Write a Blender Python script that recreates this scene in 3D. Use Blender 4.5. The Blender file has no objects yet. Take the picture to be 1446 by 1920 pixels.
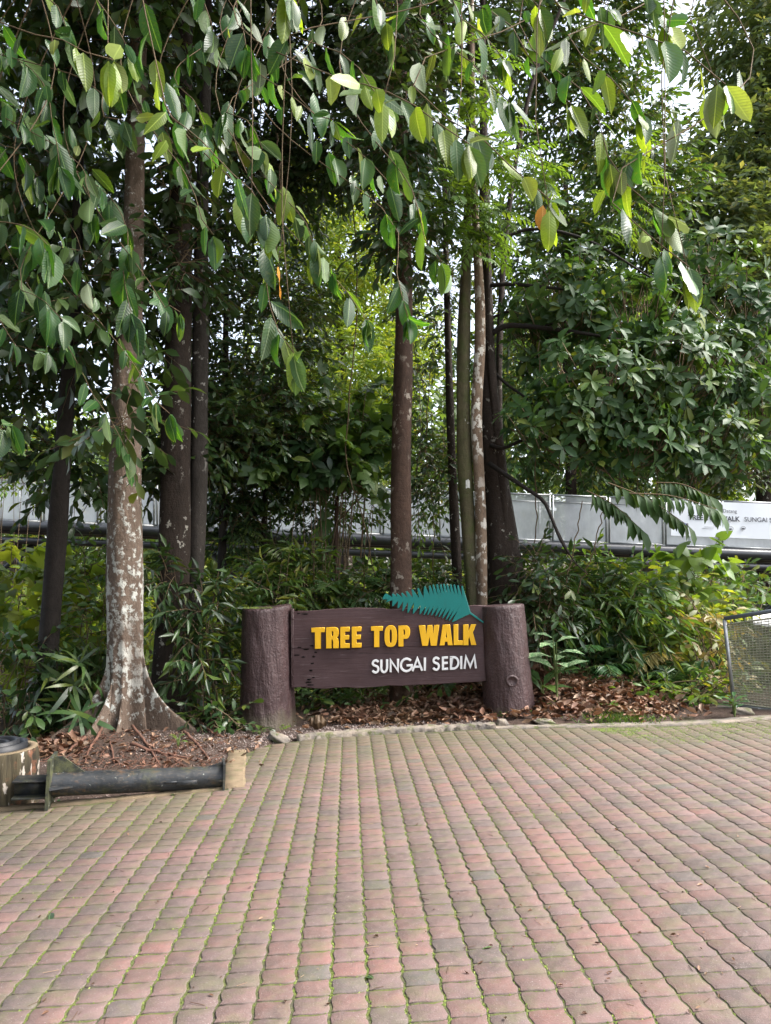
import bpy, bmesh, math, random
import numpy as np
from mathutils import Vector, Matrix
R = math.radians
rng = np.random.default_rng(11)
rnd = random.Random(5)
S = bpy.context.scene
COL = S.collection

# ------------------------------------------------------------------ camera
FPX, PW, PH = 1450.0, 1446.0, 1920.0
PITCH, ROLL = R(5.3), R(1.2)
CAM = np.array([0.0, 0.0, 1.55])
_f = np.array([0, math.cos(PITCH), math.sin(PITCH)])
_r0 = np.array([1.0, 0, 0]); _u0 = np.array([0, -math.sin(PITCH), math.cos(PITCH)])
_r = _r0 * math.cos(ROLL) - _u0 * math.sin(ROLL)
_u = _u0 * math.cos(ROLL) + _r0 * math.sin(ROLL)
cam_data = bpy.data.cameras.new('camera')
cam_data.sensor_fit = 'VERTICAL'; cam_data.sensor_height = 36.0
cam_data.lens = 36.0 * FPX / PH
cam_data.clip_start = 0.05; cam_data.clip_end = 3000
cam = bpy.data.objects.new('camera', cam_data); COL.objects.link(cam)
cam.matrix_world = Matrix(((_r[0], _u[0], -_f[0], CAM[0]), (_r[1], _u[1], -_f[1], CAM[1]), (_r[2], _u[2], -_f[2], CAM[2]), (0, 0, 0, 1)))
S.camera = cam

# ------------------------------------------------------------------ sky, sun, exposure
SUN_EL, SUN_AZ = R(50), R(94)          # azimuth clockwise from +Y: to the right of the view
world = bpy.data.worlds.new("World"); S.world = world; world.use_nodes = True
wn = world.node_tree; wn.nodes.clear()
sky = wn.nodes.new('ShaderNodeTexSky'); sky.sky_type = 'NISHITA'; sky.sun_disc = False
sky.sun_elevation = SUN_EL; sky.sun_rotation = SUN_AZ
sky.air_density = 1.0; sky.dust_density = 4.0; sky.ozone_density = 1.0
hs = wn.nodes.new('ShaderNodeHueSaturation'); hs.inputs['Saturation'].default_value = 0.52
bg = wn.nodes.new('ShaderNodeBackground'); bg.inputs['Strength'].default_value = 0.14
wo = wn.nodes.new('ShaderNodeOutputWorld')
wn.links.new(sky.outputs[0], hs.inputs['Color']); wn.links.new(hs.outputs[0], bg.inputs['Color']); wn.links.new(bg.outputs[0], wo.inputs['Surface'])
sd = bpy.data.lights.new('sun', 'SUN'); sd.energy = 1.5; sd.angle = R(24); sd.color = (1.0, 0.97, 0.93)
sun = bpy.data.objects.new('sun', sd); COL.objects.link(sun)
_sdir = Vector((math.sin(SUN_AZ) * math.cos(SUN_EL), math.cos(SUN_AZ) * math.cos(SUN_EL), math.sin(SUN_EL)))
sun.rotation_euler = _sdir.to_track_quat('Z', 'Y').to_euler()
S.view_settings.view_transform = 'Standard'; S.view_settings.look = 'None'
S.view_settings.exposure = 2.1; S.view_settings.gamma = 1.0; S.view_settings.use_curve_mapping = False
S.cycles.max_bounces = 7; S.cycles.diffuse_bounces = 4; S.cycles.glossy_bounces = 2
S.cycles.transmission_bounces = 4; S.cycles.transparent_max_bounces = 12
S.cycles.use_denoising = True

# ------------------------------------------------------------------ helpers
SLOPE = 0.026
def ray(px, py):
    return _f * FPX + _r * (px - PW / 2) + _u * (PH / 2 - py)
def W(px, py, Y):
    d = ray(px, py); return CAM + d * (Y / d[1])
def G(px, py, h=0.0):
    d = ray(px, py); n = np.array([-SLOPE, 0, 1.0])
    t = (h - n @ CAM) / (n @ d); return CAM + d * t
def unit(v):
    v = np.asarray(v, float); return v / (np.linalg.norm(v, axis=-1, keepdims=True) + 1e-12)
def ss(a, b, x):
    t = np.clip((np.asarray(x, float) - a) / (b - a), 0, 1); return t * t * (3 - 2 * t)

def setp(o, label=None, cat=None, group=None, kind=None):
    if label: o['label'] = label
    if cat: o['category'] = cat
    if group: o['group'] = group
    if kind: o['kind'] = kind
    return o
def link(name, me, parent=None):
    o = bpy.data.objects.new(name, me); COL.objects.link(o)
    if parent is not None:
        o.parent = parent
        o.matrix_parent_inverse = Matrix.Translation(-Vector(parent.location)) if parent.type == 'EMPTY' else Matrix()
    return o
def empty(name, loc, label, cat, group=None):
    o = bpy.data.objects.new(name, None); COL.objects.link(o); o.location = Vector(loc); o.empty_display_size = 0.2
    return setp(o, label, cat, group)
def mesh(V, F, mat, attr=None, smooth=False, name='m'):
    """V (n,3); F list of int arrays (k,3) / (k,4) or python polygons"""
    me = bpy.data.meshes.new(name)
    V = np.asarray(V, np.float32)
    if isinstance(F, np.ndarray): F = [F]
    if len(F) and isinstance(F[0], np.ndarray) and F[0].ndim == 2:
        idx = np.concatenate([f.ravel() for f in F]).astype(np.int32)
        tot = np.concatenate([np.full(len(f), f.shape[1]) for f in F]).astype(np.int32)
        st = np.concatenate([[0], np.cumsum(tot)[:-1]]).astype(np.int32)
        me.vertices.add(len(V)); me.vertices.foreach_set('co', V.ravel())
        me.loops.add(len(idx)); me.loops.foreach_set('vertex_index', idx)
        me.polygons.add(len(tot)); me.polygons.foreach_set('loop_start', st); me.polygons.foreach_set('loop_total', tot)
        me.update(calc_edges=True)
    else:
        me.from_pydata([tuple(map(float, v)) for v in V], [], [tuple(int(i) for i in f) for f in F]); me.update()
    if smooth: me.polygons.foreach_set('use_smooth', np.ones(len(me.polygons), bool))
    if attr is not None:
        for k, a in (attr.items() if isinstance(attr, dict) else [('rnd', attr)]):
            at = me.attributes.new(k, 'FLOAT', 'POINT'); at.data.foreach_set('value', np.asarray(a, np.float32))
    for m in (mat if isinstance(mat, (list, tuple)) else [mat]): me.materials.append(m)
    return me
class MB:
    def __init__(s): s.V = []; s.F = {3: [], 4: []}; s.A = []; s.n = 0
    def add(s, V, F, a=0.5):
        V = np.asarray(V, float)
        for f in (F if isinstance(F, list) else [F]):
            f = np.asarray(f)
            if len(f): s.F[f.shape[1]].append(f + s.n)
        s.V.append(V); s.A.append(np.full(len(V), a) if np.isscalar(a) else np.asarray(a)); s.n += len(V); return s
    def build(s, name, mat, parent=None, smooth=False):
        F = [np.concatenate(f) for f in s.F.values() if f]
        return link(name, mesh(np.concatenate(s.V), F, mat, np.concatenate(s.A), smooth, name), parent)
def box(c, ex, ey, ez):
    c, ex, ey, ez = (np.asarray(v, float) for v in (c, ex, ey, ez))
    V = [c + sx * ex + sy * ey + sz * ez for sx in (-1, 1) for sy in (-1, 1) for sz in (-1, 1)]
    F = np.array([[0, 1, 3, 2], [4, 6, 7, 5], [0, 4, 5, 1], [2, 3, 7, 6], [0, 2, 6, 4], [1, 5, 7, 3]])
    return np.array(V), F
def bevbox(c, ex, ey, ez, b=0.006):
    """box with chamfered edges"""
    c, ex, ey, ez = (np.asarray(v, float) for v in (c, ex, ey, ez))
    l = [np.linalg.norm(e) for e in (ex, ey, ez)]; u = [e / k for e, k in zip((ex, ey, ez), l)]
    bm = bmesh.new(); bmesh.ops.create_cube(bm, size=2)
    for v in bm.verts: v.co = Vector((v.co.x * l[0], v.co.y * l[1], v.co.z * l[2]))
    bmesh.ops.bevel(bm, geom=bm.edges[:], offset=min(b, min(l) * 0.9), segments=1, affect='EDGES')
    bmesh.ops.triangulate(bm, faces=bm.faces[:])
    bm.verts.index_update()
    V = np.array([c + v.co.x * u[0] + v.co.y * u[1] + v.co.z * u[2] for v in bm.verts])
    F = np.array([[v.index for v in f.verts] for f in bm.faces]); bm.free()
    return V, F
def catmull(P, n):
    P = np.asarray(P, float)
    if len(P) < 3: 
        t = np.linspace(0, 1, n)[:, None]; return P[0] * (1 - t) + P[-1] * t
    Q = np.vstack([2 * P[0] - P[1], P, 2 * P[-1] - P[-2]])
    seg = np.linalg.norm(np.diff(P[:, :3], axis=0), axis=1); s = np.concatenate([[0], np.cumsum(seg)])
    out = []
    for x in np.linspace(0, s[-1], n):
        i = min(max(np.searchsorted(s, x, 'right') - 1, 0), len(P) - 2)
        t = (x - s[i]) / (seg[i] + 1e-9); a, b, c, d = Q[i:i + 4]
        out.append(0.5 * ((2 * b) + (c - a) * t + (2 * a - 5 * b + 4 * c - d) * t * t + (3 * b - a - 3 * c + d) * t ** 3))
    return np.array(out)
def tube(P, rad, seg=8, cap=True, rfun=None):
    P = np.asarray(P, float); n = len(P); rad = np.broadcast_to(np.asarray(rad, float), (n,))
    T = unit(np.gradient(P, axis=0))
    ref = np.array([0.0, 1, 0]) if abs(T[0][1]) < 0.9 else np.array([1.0, 0, 0])
    V = []
    x = unit(np.cross(ref, T[0]))
    for i in range(n):
        x = unit(x - T[i] * (x @ T[i])); y = np.cross(T[i], x)
        a = np.linspace(0, 2 * math.pi, seg, endpoint=False)
        rr = rad[i] * (rfun(a, i) if rfun else np.ones(seg))
        V.append(P[i] + (np.cos(a) * rr)[:, None] * x + (np.sin(a) * rr)[:, None] * y)
    V = np.concatenate(V)
    i = np.arange(n - 1)[:, None] * seg; j = np.arange(seg)[None]; k = (j + 1) % seg
    F = np.stack([i + j, i + k, i + seg + k, i + seg + j], -1).reshape(-1, 4)
    if not cap: return V, [F]
    V = np.vstack([V, P[0], P[-1]]); c0 = n * seg
    jj = np.arange(seg); kk = (jj + 1) % seg
    C = np.concatenate([np.stack([kk, jj, np.full(seg, c0)], 1), np.stack([(n - 1) * seg + jj, (n - 1) * seg + kk, np.full(seg, c0 + 1)], 1)])
    return V, [F, C]

# ------------------------------------------------------------------ materials
def nt(name):
    m = bpy.data.materials.new(name); m.use_nodes = True; m.node_tree.nodes.clear(); return m, m.node_tree
class N:
    def __init__(s, t): s.t = t
    def new(s, k, **kw):
        n = s.t.nodes.new(k)
        for a, b in kw.items():
            if hasattr(n, a): setattr(n, a, b)
            else: n.inputs[a].default_value = b
        return n
    def L(s, a, b): s.t.links.new(a, b)
    def pos(s): return s.new('ShaderNodeNewGeometry').outputs['Position']
    def obj(s): return s.new('ShaderNodeTexCoord').outputs['Object']
    def noise(s, vec, scale, detail=4, rough=0.55, sc3=None):
        if sc3 is not None:
            mp = s.new('ShaderNodeMapping'); mp.inputs['Scale'].default_value = sc3; s.L(vec, mp.inputs['Vector']); vec = mp.outputs[0]
        n = s.new('ShaderNodeTexNoise'); n.inputs['Scale'].default_value = scale; n.inputs['Detail'].default_value = detail; n.inputs['Roughness'].default_value = rough
        s.L(vec, n.inputs['Vector']); return n.outputs['Fac']
    def ramp(s, fac, stops):
        n = s.new('ShaderNodeValToRGB'); e = n.color_ramp.elements
        while len(e) < len(stops): e.new(0.5)
        for k, (p, c) in enumerate(stops):
            e[k].position = p; e[k].color = (c, c, c, 1) if np.isscalar(c) else (*c, 1)
        s.L(fac, n.inputs['Fac']); return n.outputs['Color']
    def mix(s, fac, a, b, mode='MIX'):
        n = s.new('ShaderNodeMix', data_type='RGBA', blend_type=mode)
        for v, i in ((fac, 0), (a, 6), (b, 7)):
            if isinstance(v, (tuple, list)): n.inputs[i].default_value = (*v, 1)
            elif isinstance(v, (int, float)): n.inputs[i].default_value = v
            else: s.L(v, n.inputs[i])
        return n.outputs[2]
    def math(s, op, a, b=0.0, c=0.0):
        n = s.new('ShaderNodeMath', operation=op)
        for i, v in enumerate((a, b, c)):
            if isinstance(v, (int, float)): n.inputs[i].default_value = v
            else: s.L(v, n.inputs[i])
        return n.outputs[0]
    def bump(s, h, strength=0.5, dist=0.02, normal=None):
        n = s.new('ShaderNodeBump'); n.inputs['Strength'].default_value = strength; n.inputs['Distance'].default_value = dist
        s.L(h, n.inputs['Height'])
        if normal is not None: s.L(normal, n.inputs['Normal'])
        return n.outputs[0]
    def bsdf(s, col, rough=0.7, normal=None, spec=0.4, metal=0.0):
        b = s.new('ShaderNodeBsdfPrincipled')
        for v, k in ((col, 'Base Color'), (rough, 'Roughness'), (spec, 'Specular IOR Level'), (metal, 'Metallic')):
            if isinstance(v, (tuple, list)): b.inputs[k].default_value = (*v, 1)
            elif isinstance(v, (int, float)): b.inputs[k].default_value = v
            else: s.L(v, b.inputs[k])
        if normal is not None: s.L(normal, b.inputs['Normal'])
        return b.outputs[0]
    def out(s, sh):
        o = s.new('ShaderNodeOutputMaterial'); s.L(sh, o.inputs['Surface'])
    def attr(s, k): return s.new('ShaderNodeAttribute', attribute_name=k).outputs['Fac']
    def orand(s): return s.new('ShaderNodeObjectInfo').outputs['Random']

def leaf_mat(name, stops, trans=0.3, rough=0.42, spec=0.5, tcol=None, tgain=1.6):
    """foliage: colour varies from leaf to leaf, light shines through"""
    m, t = nt(name); n = N(t)
    v = n.math('FRACT', n.math('ADD', n.attr('rnd'), n.orand()))
    col = n.ramp(v, stops)
    col = n.mix(n.ramp(n.noise(n.pos(), 1.1, 3), [(0.35, 0.0), (0.7, 0.35)]), col, n.mix(0.6, col, (0.10, 0.12, 0.02)))
    tc = n.mix(1.0, col, tcol or (tgain * 1.15, tgain, tgain * 0.35), 'MULTIPLY')
    b = n.bsdf(col, rough, None, spec)
    tr = n.new('ShaderNodeBsdfTranslucent'); n.L(tc, tr.inputs['Color'])
    mx = n.new('ShaderNodeMixShader'); mx.inputs[0].default_value = trans
    n.L(b, mx.inputs[1]); n.L(tr.outputs[0], mx.inputs[2]); n.out(mx.outputs[0]); return m
def solid(name, col, rough=0.6, spec=0.4, metal=0.0, var=0.15, scale=8, bump=0.0, bscale=40):
    m, t = nt(name); n = N(t); p = n.pos()
    c = n.mix(n.ramp(n.noise(p, scale), [(0.3, 0.0), (0.7, 1.0)]), tuple(x * (1 - var) for x in col), tuple(min(x * (1 + var), 1) for x in col))
    nm = n.bump(n.noise(p, bscale, 5), bump, 0.01) if bump else None
    n.out(n.bsdf(c, rough, nm, spec, metal)); return m
def worn_paint(name, col, dirt):
    m, t = nt(name); n = N(t); p = n.pos()
    c = n.mix(n.ramp(n.noise(p, 5, 4), [(0.3, 0), (0.7, 1)]), tuple(x * .88 for x in col), col)
    c = n.mix(n.ramp(n.noise(p, 16, 6, .7, (1, 1, .3)), [(0.55, 0), (0.75, 0.45)]), c, dirt)
    c = n.mix(n.ramp(n.noise(p, 70, 4, .7), [(0.62, 0), (0.7, 0.5)]), c, dirt)
    n.out(n.bsdf(c, 0.5, n.bump(n.noise(p, 60, 4), 0.2, 0.005), 0.35)); return m
def bark_mat(name, base, dark, lichen, lo=0.56, band=True, moss=0.0, rough=0.85, low=None, ls=9.0):
    m, t = nt(name); n = N(t); p = n.pos()
    big = n.noise(p, 3.0, 5, 0.6, (1, 1, 0.5)); fine = n.noise(p, 22, 5, 0.7, (1, 1, 0.6))
    c = n.mix(n.ramp(big, [(0.3, 0.0), (0.7, 1.0)]), dark, base)
    c = n.mix(n.ramp(fine, [(0.3, 0.55), (0.75, 0.0)]), c, tuple(x * 0.35 for x in dark))
    h = n.math('MULTIPLY', fine, 1.0)
    if band:
        bn = n.noise(p, 9, 3, 0.6, (0.5, 0.5, 5.0)); c = n.mix(n.ramp(bn, [(0.58, 0.0), (0.75, 0.22)]), c, tuple(x * 0.4 for x in dark))
        h = n.math('ADD', h, n.math('MULTIPLY', bn, 0.2))
    if moss > 0:
        c = n.mix(n.math('MULTIPLY', n.ramp(n.noise(p, 5, 4), [(0.45, 0.0), (0.65, 1.0)]), moss), c, (0.055, 0.075, 0.018))
    pm = n.ramp(n.noise(p, ls, 6, 0.66, (1, 1, 0.8)), [(lo, 0.0), (lo + 0.03, 1.0)]) if low is None else None
    if low is not None:
        sz_ = n.new('ShaderNodeSeparateXYZ'); n.L(p, sz_.inputs[0]); zr = n.ramp(n.math('MULTIPLY', sz_.outputs[2], 0.2), [(0.02, 0.0), (0.07, 0.8), (0.12, 1.0), (0.34, 0.9), (0.5, 0.35), (1.0, 0.2)])
        pm = n.ramp(n.math('ADD', n.noise(p, ls, 6, 0.66, (1, 1, 0.8)), n.math('MULTIPLY', n.math('SUBTRACT', zr, 1.0), 0.14)), [(lo - .03, 0.0), (lo, 0.35), (lo + 0.05, 1.0)])
    pm2 = n.ramp(n.noise(p, 1.6, 2), [(0.38, 0.0), (0.55, 1.0)] if low is None else [(0.28, 0.4), (0.42, 1.0)])
    pm = n.math('MULTIPLY', pm, pm2)
    lc = n.mix(n.noise(p, 30, 3), tuple(x * 0.75 for x in lichen), lichen)
    c = n.mix(pm, c, lc)
    h = n.math('ADD', h, n.math('MULTIPLY', pm, 0.25))
    n.out(n.bsdf(c, rough, n.bump(h, 0.9, 0.02), 0.25)); return m

M = {}
# foliage (colours vary leaf by leaf)
M['deep'] = leaf_mat('deep green leaf', [(0.0, (0.018, 0.042, 0.018)), (0.5, (0.028, 0.065, 0.024)), (0.85, (0.045, 0.095, 0.025)), (1.0, (0.10, 0.13, 0.025))], 0.28, 0.36, 0.5)
M['mid'] = leaf_mat('mid green leaf', [(0.0, (0.028, 0.07, 0.02)), (0.5, (0.045, 0.105, 0.028)), (0.9, (0.085, 0.15, 0.03)), (1.0, (0.16, 0.17, 0.03))], 0.34, 0.46, 0.42)
M['bright'] = leaf_mat('bright green leaf', [(0.0, (0.05, 0.11, 0.02)), (0.5, (0.085, 0.17, 0.028)), (0.9, (0.14, 0.21, 0.035)), (1.0, (0.2, 0.2, 0.04))], 0.42, 0.42, 0.45)
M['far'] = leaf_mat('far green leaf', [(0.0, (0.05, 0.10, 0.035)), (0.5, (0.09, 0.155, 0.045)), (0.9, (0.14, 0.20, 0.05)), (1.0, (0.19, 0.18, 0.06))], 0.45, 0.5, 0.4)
M['dry'] = leaf_mat('dry leaf', [(0.0, (0.05, 0.026, 0.018)), (0.4, (0.12, 0.058, 0.038)), (0.75, (0.23, 0.118, 0.08)), (1.0, (0.38, 0.26, 0.18))], 0.1, 0.55, 0.35, (1.3, 0.9, 0.6))
M['fernleaf'] = leaf_mat('fern leaf', [(0.0, (0.03, 0.085, 0.03)), (0.6, (0.05, 0.13, 0.045)), (1.0, (0.11, 0.17, 0.05))], 0.32, 0.38, 0.5)
M['tan'] = leaf_mat('yellowing leaf', [(0.0, (0.09, 0.12, 0.03)), (0.5, (0.22, 0.19, 0.07)), (1.0, (0.33, 0.25, 0.13))], 0.3, 0.5, 0.4)

M['hazy'] = leaf_mat('grey green leaf', [(0.0, (0.07, 0.115, 0.055)), (0.5, (0.11, 0.165, 0.075)), (0.9, (0.16, 0.21, 0.095)), (1.0, (0.2, 0.21, 0.1))], 0.5, 0.42, 0.55)  # leaf colour lightened to imitate haze and glare at the upper right
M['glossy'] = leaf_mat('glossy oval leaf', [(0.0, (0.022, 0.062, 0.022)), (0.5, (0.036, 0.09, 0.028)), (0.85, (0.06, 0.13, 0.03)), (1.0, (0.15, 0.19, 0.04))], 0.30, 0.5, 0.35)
M['glow'] = leaf_mat('sunlight toned yellow green leaf', [(0.0, (0.10, 0.175, 0.028)), (0.5, (0.17, 0.26, 0.04)), (1.0, (0.27, 0.31, 0.055))], 0.5, 0.45, 0.4)  # leaf colour raised to stand in for sunlight missing under the trees
def bigleaf_mat(name, top, under, trans, tcol, rough=0.33):
    m, t = nt(name); n = N(t)
    o = n.obj(); sx = n.new('ShaderNodeSeparateXYZ'); n.L(o, sx.inputs[0])
    ax = n.math('ABSOLUTE', sx.outputs[0])
    q = n.math('SUBTRACT', sx.outputs[1], n.math('MULTIPLY', ax, 0.75))
    rib = n.math('SINE', n.math('MULTIPLY', q, 82.0))
    mid = n.math('LESS_THAN', ax, 0.011)
    r = n.orand()
    dk = n.math('ADD', n.math('MULTIPLY', r, 0.9), 0.55)
    vc = n.new('ShaderNodeCombineXYZ')
    for i in range(3): n.L(dk, vc.inputs[i])
    side = n.new('ShaderNodeNewGeometry').outputs['Backfacing']
    c = n.mix(side, top, under)
    c = n.mix(1.0, c, vc.outputs[0], 'MULTIPLY')
    c = n.mix(n.math('MULTIPLY', n.ramp(n.noise(o, 9, 4), [(0.55, 0.0), (0.7, 1.0)]), 0.35), c, (0.12, 0.13, 0.03))
    c = n.mix(n.math('MULTIPLY', n.math('GREATER_THAN', rib, 0.86), 0.10), c, tuple(x * 1.6 for x in under))
    c = n.mix(n.math('MULTIPLY', mid, 0.7), c, tuple(min(1, x * 2.0) for x in under))
    h = n.math('ADD', n.math('MULTIPLY', rib, 1.0), n.math('MULTIPLY', n.noise(o, 30, 3), 0.8))
    nm = n.bump(h, 0.11, 0.008)
    rg = n.math('ADD', n.math('MULTIPLY', side, 0.25), rough)
    b = n.bsdf(c, rg, nm, 0.42)
    tr = n.new('ShaderNodeBsdfTranslucent'); n.L(n.mix(1.0, c, tcol, 'MULTIPLY'), tr.inputs['Color']); n.L(nm, tr.inputs['Normal'])
    mx = n.new('ShaderNodeMixShader'); mx.inputs[0].default_value = trans
    n.L(b, mx.inputs[1]); n.L(tr.outputs[0], mx.inputs[2]); n.out(mx.outputs[0]); return m
M['big'] = bigleaf_mat('broad leaf', (0.030, 0.085, 0.024), (0.075, 0.125, 0.04), 0.42, (2.1, 2.2, 0.4), 0.36)
M['bigy'] = bigleaf_mat('broad young leaf', (0.16, 0.24, 0.03), (0.2, 0.25, 0.06), 0.45, (1.7, 1.6, 0.5), 0.4)
M['bigg'] = bigleaf_mat('broad pale leaf', (0.07, 0.135, 0.05), (0.15, 0.19, 0.11), 0.34, (1.3, 1.3, 0.6), 0.34)
M['bigo'] = bigleaf_mat('broad orange leaf', (0.42, 0.2, 0.03), (0.4, 0.22, 0.06), 0.35, (1.3, 1.0, 0.5), 0.45)
M['twig'] = solid('twig bark', (0.12, 0.085, 0.05), 0.8, 0.2, 0, 0.3, 20)
M['greentwig'] = solid('green twig', (0.11, 0.15, 0.045), 0.6, 0.3, 0, 0.3, 20)
M['bark_white'] = bark_mat('brown bark with white lichen', (0.20, 0.145, 0.108), (0.105, 0.075, 0.056), (0.52, 0.52, 0.47), 0.50, low=(0.07, 0.55), ls=14.0)
M['bark_dark'] = bark_mat('dark bark', (0.038, 0.031, 0.026), (0.02, 0.016, 0.014), (0.15, 0.15, 0.14), 0.70)
M['bark_brown'] = bark_mat('dark brown bark', (0.050, 0.035, 0.026), (0.027, 0.019, 0.014), (0.36, 0.34, 0.29), 0.6)
M['bark_red'] = bark_mat('red brown bark', (0.11, 0.064, 0.045), (0.06, 0.038, 0.027), (0.38, 0.33, 0.27), 0.58)
M['bark_olive'] = bark_mat('olive mossy bark', (0.13, 0.115, 0.06), (0.08, 0.07, 0.038), (0.55, 0.53, 0.46), 0.64, True, 0.6)
M['bark_pale'] = bark_mat('pale flaking bark', (0.27, 0.20, 0.14), (0.13, 0.085, 0.055), (0.6, 0.57, 0.5), 0.53)

# ------------------------------------------------------------------ ground
_edge_px = [(-420, 1570), (-200, 1546), (0, 1521), (200, 1503), (424, 1481), (456, 1474), (462, 1412), (505, 1396), (600, 1384), (760, 1375), (905, 1367), (1060, 1364), (1250, 1361), (1446, 1348), (1700, 1330), (2200, 1300)]
EDGE = np.array([G(*p)[:2] for p in _edge_px])
_o = np.argsort(EDGE[:, 0]); EDGE_S = EDGE[_o]
_c1, _c2 = G(424, 1481), G(462, 1412)              # the edge steps back at the short kerb
EDGE_S = np.array([e for e in EDGE_S if e[0] < _c2[0] - 0.03] + [[_c2[0] - 0.02, _c1[1]], [_c2[0], _c2[1]]] + [e for e in EDGE_S if e[0] > _c2[0] + 0.01 and e[1] > 6.6])
def edge_y(x): return np.interp(x, EDGE_S[:, 0], EDGE_S[:, 1])
_hx = rng.uniform(0, 6.28, 12)
def lump(x, y, s):
    return (np.sin(x * 2.1 * s + _hx[0]) * np.sin(y * 1.7 * s + _hx[1]) + 0.5 * np.sin(x * 4.7 * s + y * 2.2 * s + _hx[2]) + 0.4 * np.sin(y * 5.9 * s - x * 3.1 * s + _hx[3])) / 1.9
LT = G(240, 1398)                       # foot of the big buttressed tree
def gz(x, y):
    x = np.asarray(x, float); y = np.asarray(y, float)
    z = SLOPE * np.clip(x, -8, 8)
    out = ss(0.0, 0.25, y - edge_y(x))
    soil = 0.40 * np.exp(-((x - 1.8) / 1.35) ** 2 - ((y - 9.8) / 0.85) ** 2)
    soil = soil + 0.13 * np.exp(-((x - LT[0]) / 0.8) ** 2 - ((y - LT[1]) / 0.8) ** 2)
    pit = ss(-1.15, -1.35, x) * ss(7.0, 6.3, y)
    soil = soil - 0.10 * pit + 0.025 * lump(x, y, 1.0)
    soil = soil - 1.5 * ss(10.6, 14.5, y) + 0.25 * ss(14, 20, y) * lump(x, y, 0.25)
    soil = soil + 5.0 * ss(34, 120, y)
    return z + np.where(out > 0, soil * out, 0) - 0.05 * (1 - out)
def axis(a, b, fine0, fine1, st, big):
    L = [np.arange(fine0, fine1, st)]
    x = fine0; d = st; lo = []
    while x > a: d = min(d * 1.35, big); x -= d; lo.append(x)
    x = fine1 - st; d = st; hi = []
    while x < b: d = min(d * 1.35, big); x += d; hi.append(x)
    return np.concatenate([lo[::-1], L[0], hi])
gx = axis(-700, 700, -5.5, 7.5, 0.09, 60); gy = axis(-300, 1200, 4.8, 13.5, 0.09, 60)
X, Y = np.meshgrid(gx, gy); Z = gz(X, Y)
nx, ny = len(gx), len(gy)
ii = (np.arange(ny - 1)[:, None] * nx + np.arange(nx - 1)[None]).ravel()
m, t = nt('forest soil'); n = N(t); p = n.pos()
c = n.mix(n.ramp(n.noise(p, 3, 5), [(0.35, 0), (0.65, 1)]), (0.036, 0.024, 0.018), (0.08, 0.054, 0.042))
c = n.mix(n.ramp(n.noise(p, 60, 4), [(0.5, 0), (0.7, 0.7)]), c, (0.15, 0.11, 0.09))
c = n.mix(n.ramp(n.noise(p, 1.3, 4), [(0.6, 0), (0.72, 0.6)]), c, (0.05, 0.07, 0.02))
n.out(n.bsdf(c, 0.95, n.bump(n.noise(p, 45, 6, 0.7), 0.9, 0.03), 0.2)); M['soil'] = m
setp(link('ground', mesh(np.stack([X, Y, Z], -1).reshape(-1, 3), np.stack([ii, ii + 1, ii + nx + 1, ii + nx], 1), M['soil'], None, True, 'ground')), 'brown forest soil with roots and fallen leaves', None, None, 'structure')

# ------------------------------------------------------------------ paving
m, t = nt('mossy joint bed'); n = N(t); p = n.pos()
sep = n.new('ShaderNodeSeparateXYZ'); n.L(p, sep.inputs[0])
sw = n.ramp(n.math('ADD', n.math('MULTIPLY', sep.outputs[0], 0.2), n.math('MULTIPLY', n.noise(p, 1.4, 3), 0.5)), [(0.3, 1.0), (0.75, 0.25)])
c = n.mix(n.ramp(n.noise(p, 40, 4), [(0.35, 0), (0.65, 1)]), (0.05, 0.045, 0.036), (0.085, 0.08, 0.05))
pat = n.math('MULTIPLY', n.ramp(n.noise(p, 11, 6, .75), [(0.40, 0), (0.56, 1)]), n.ramp(n.noise(p, 2.1, 3), [(0.32, 0.25), (0.6, 1.0)]))
c = n.mix(n.math('MULTIPLY', sw, pat), c, n.mix(n.noise(p, 70, 3), (0.07, 0.085, 0.024), (0.13, 0.155, 0.035)))
n.out(n.bsdf(c, 0.95, n.bump(n.noise(p, 90, 5), 0.8, 0.01), 0.2)); M['bed'] = m
m, t = nt('pink concrete paver'); n = N(t); p = n.pos()
v = n.math('FRACT', n.math('ADD', n.attr('rnd'), n.orand()))
c = n.ramp(v, [(0.0, (0.172, 0.090, 0.077)), (0.35, (0.172, 0.098, 0.086)), (0.62, (0.164, 0.103, 0.094)), (0.86, (0.150, 0.100, 0.093)), (0.965, (0.128, 0.095, 0.089)), (0.982, (0.10, 0.09, 0.081)), (1.0, (0.08, 0.077, 0.068))])
dirt = n.noise(p, 1.7, 6, 0.68); c = n.mix(n.ramp(dirt, [(0.40, 0.0), (0.62, 0.8)]), c, (0.075, 0.060, 0.053))
c = n.mix(n.ramp(n.noise(p, 0.75, 5, 0.7), [(0.50, 0.0), (0.62, 0.55)]), c, (0.062, 0.055, 0.048))
worn = n.noise(p, 26, 5, 0.65); c = n.mix(n.ramp(worn, [(0.3, 0.5), (0.52, 0.0)]), c, (0.165, 0.115, 0.10))
c = n.mix(n.ramp(n.noise(p, 210, 2), [(0.66, 0.0), (0.72, 0.75)]), c, (0.40, 0.36, 0.33))
rim = n.math('ADD', n.math('MULTIPLY', n.attr('rim'), 0.45), n.math('MULTIPLY', n.noise(p, 21, 6, .72), 1.25))
c = n.mix(n.ramp(rim, [(0.78, 0.0), (1.15, 0.62)]), c, (0.12, 0.095, 0.085))
c = n.mix(n.ramp(n.noise(p, 75, 4, .7), [(0.52, 0.0), (0.68, 0.4)]), c, (0.13, 0.10, 0.095))
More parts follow.
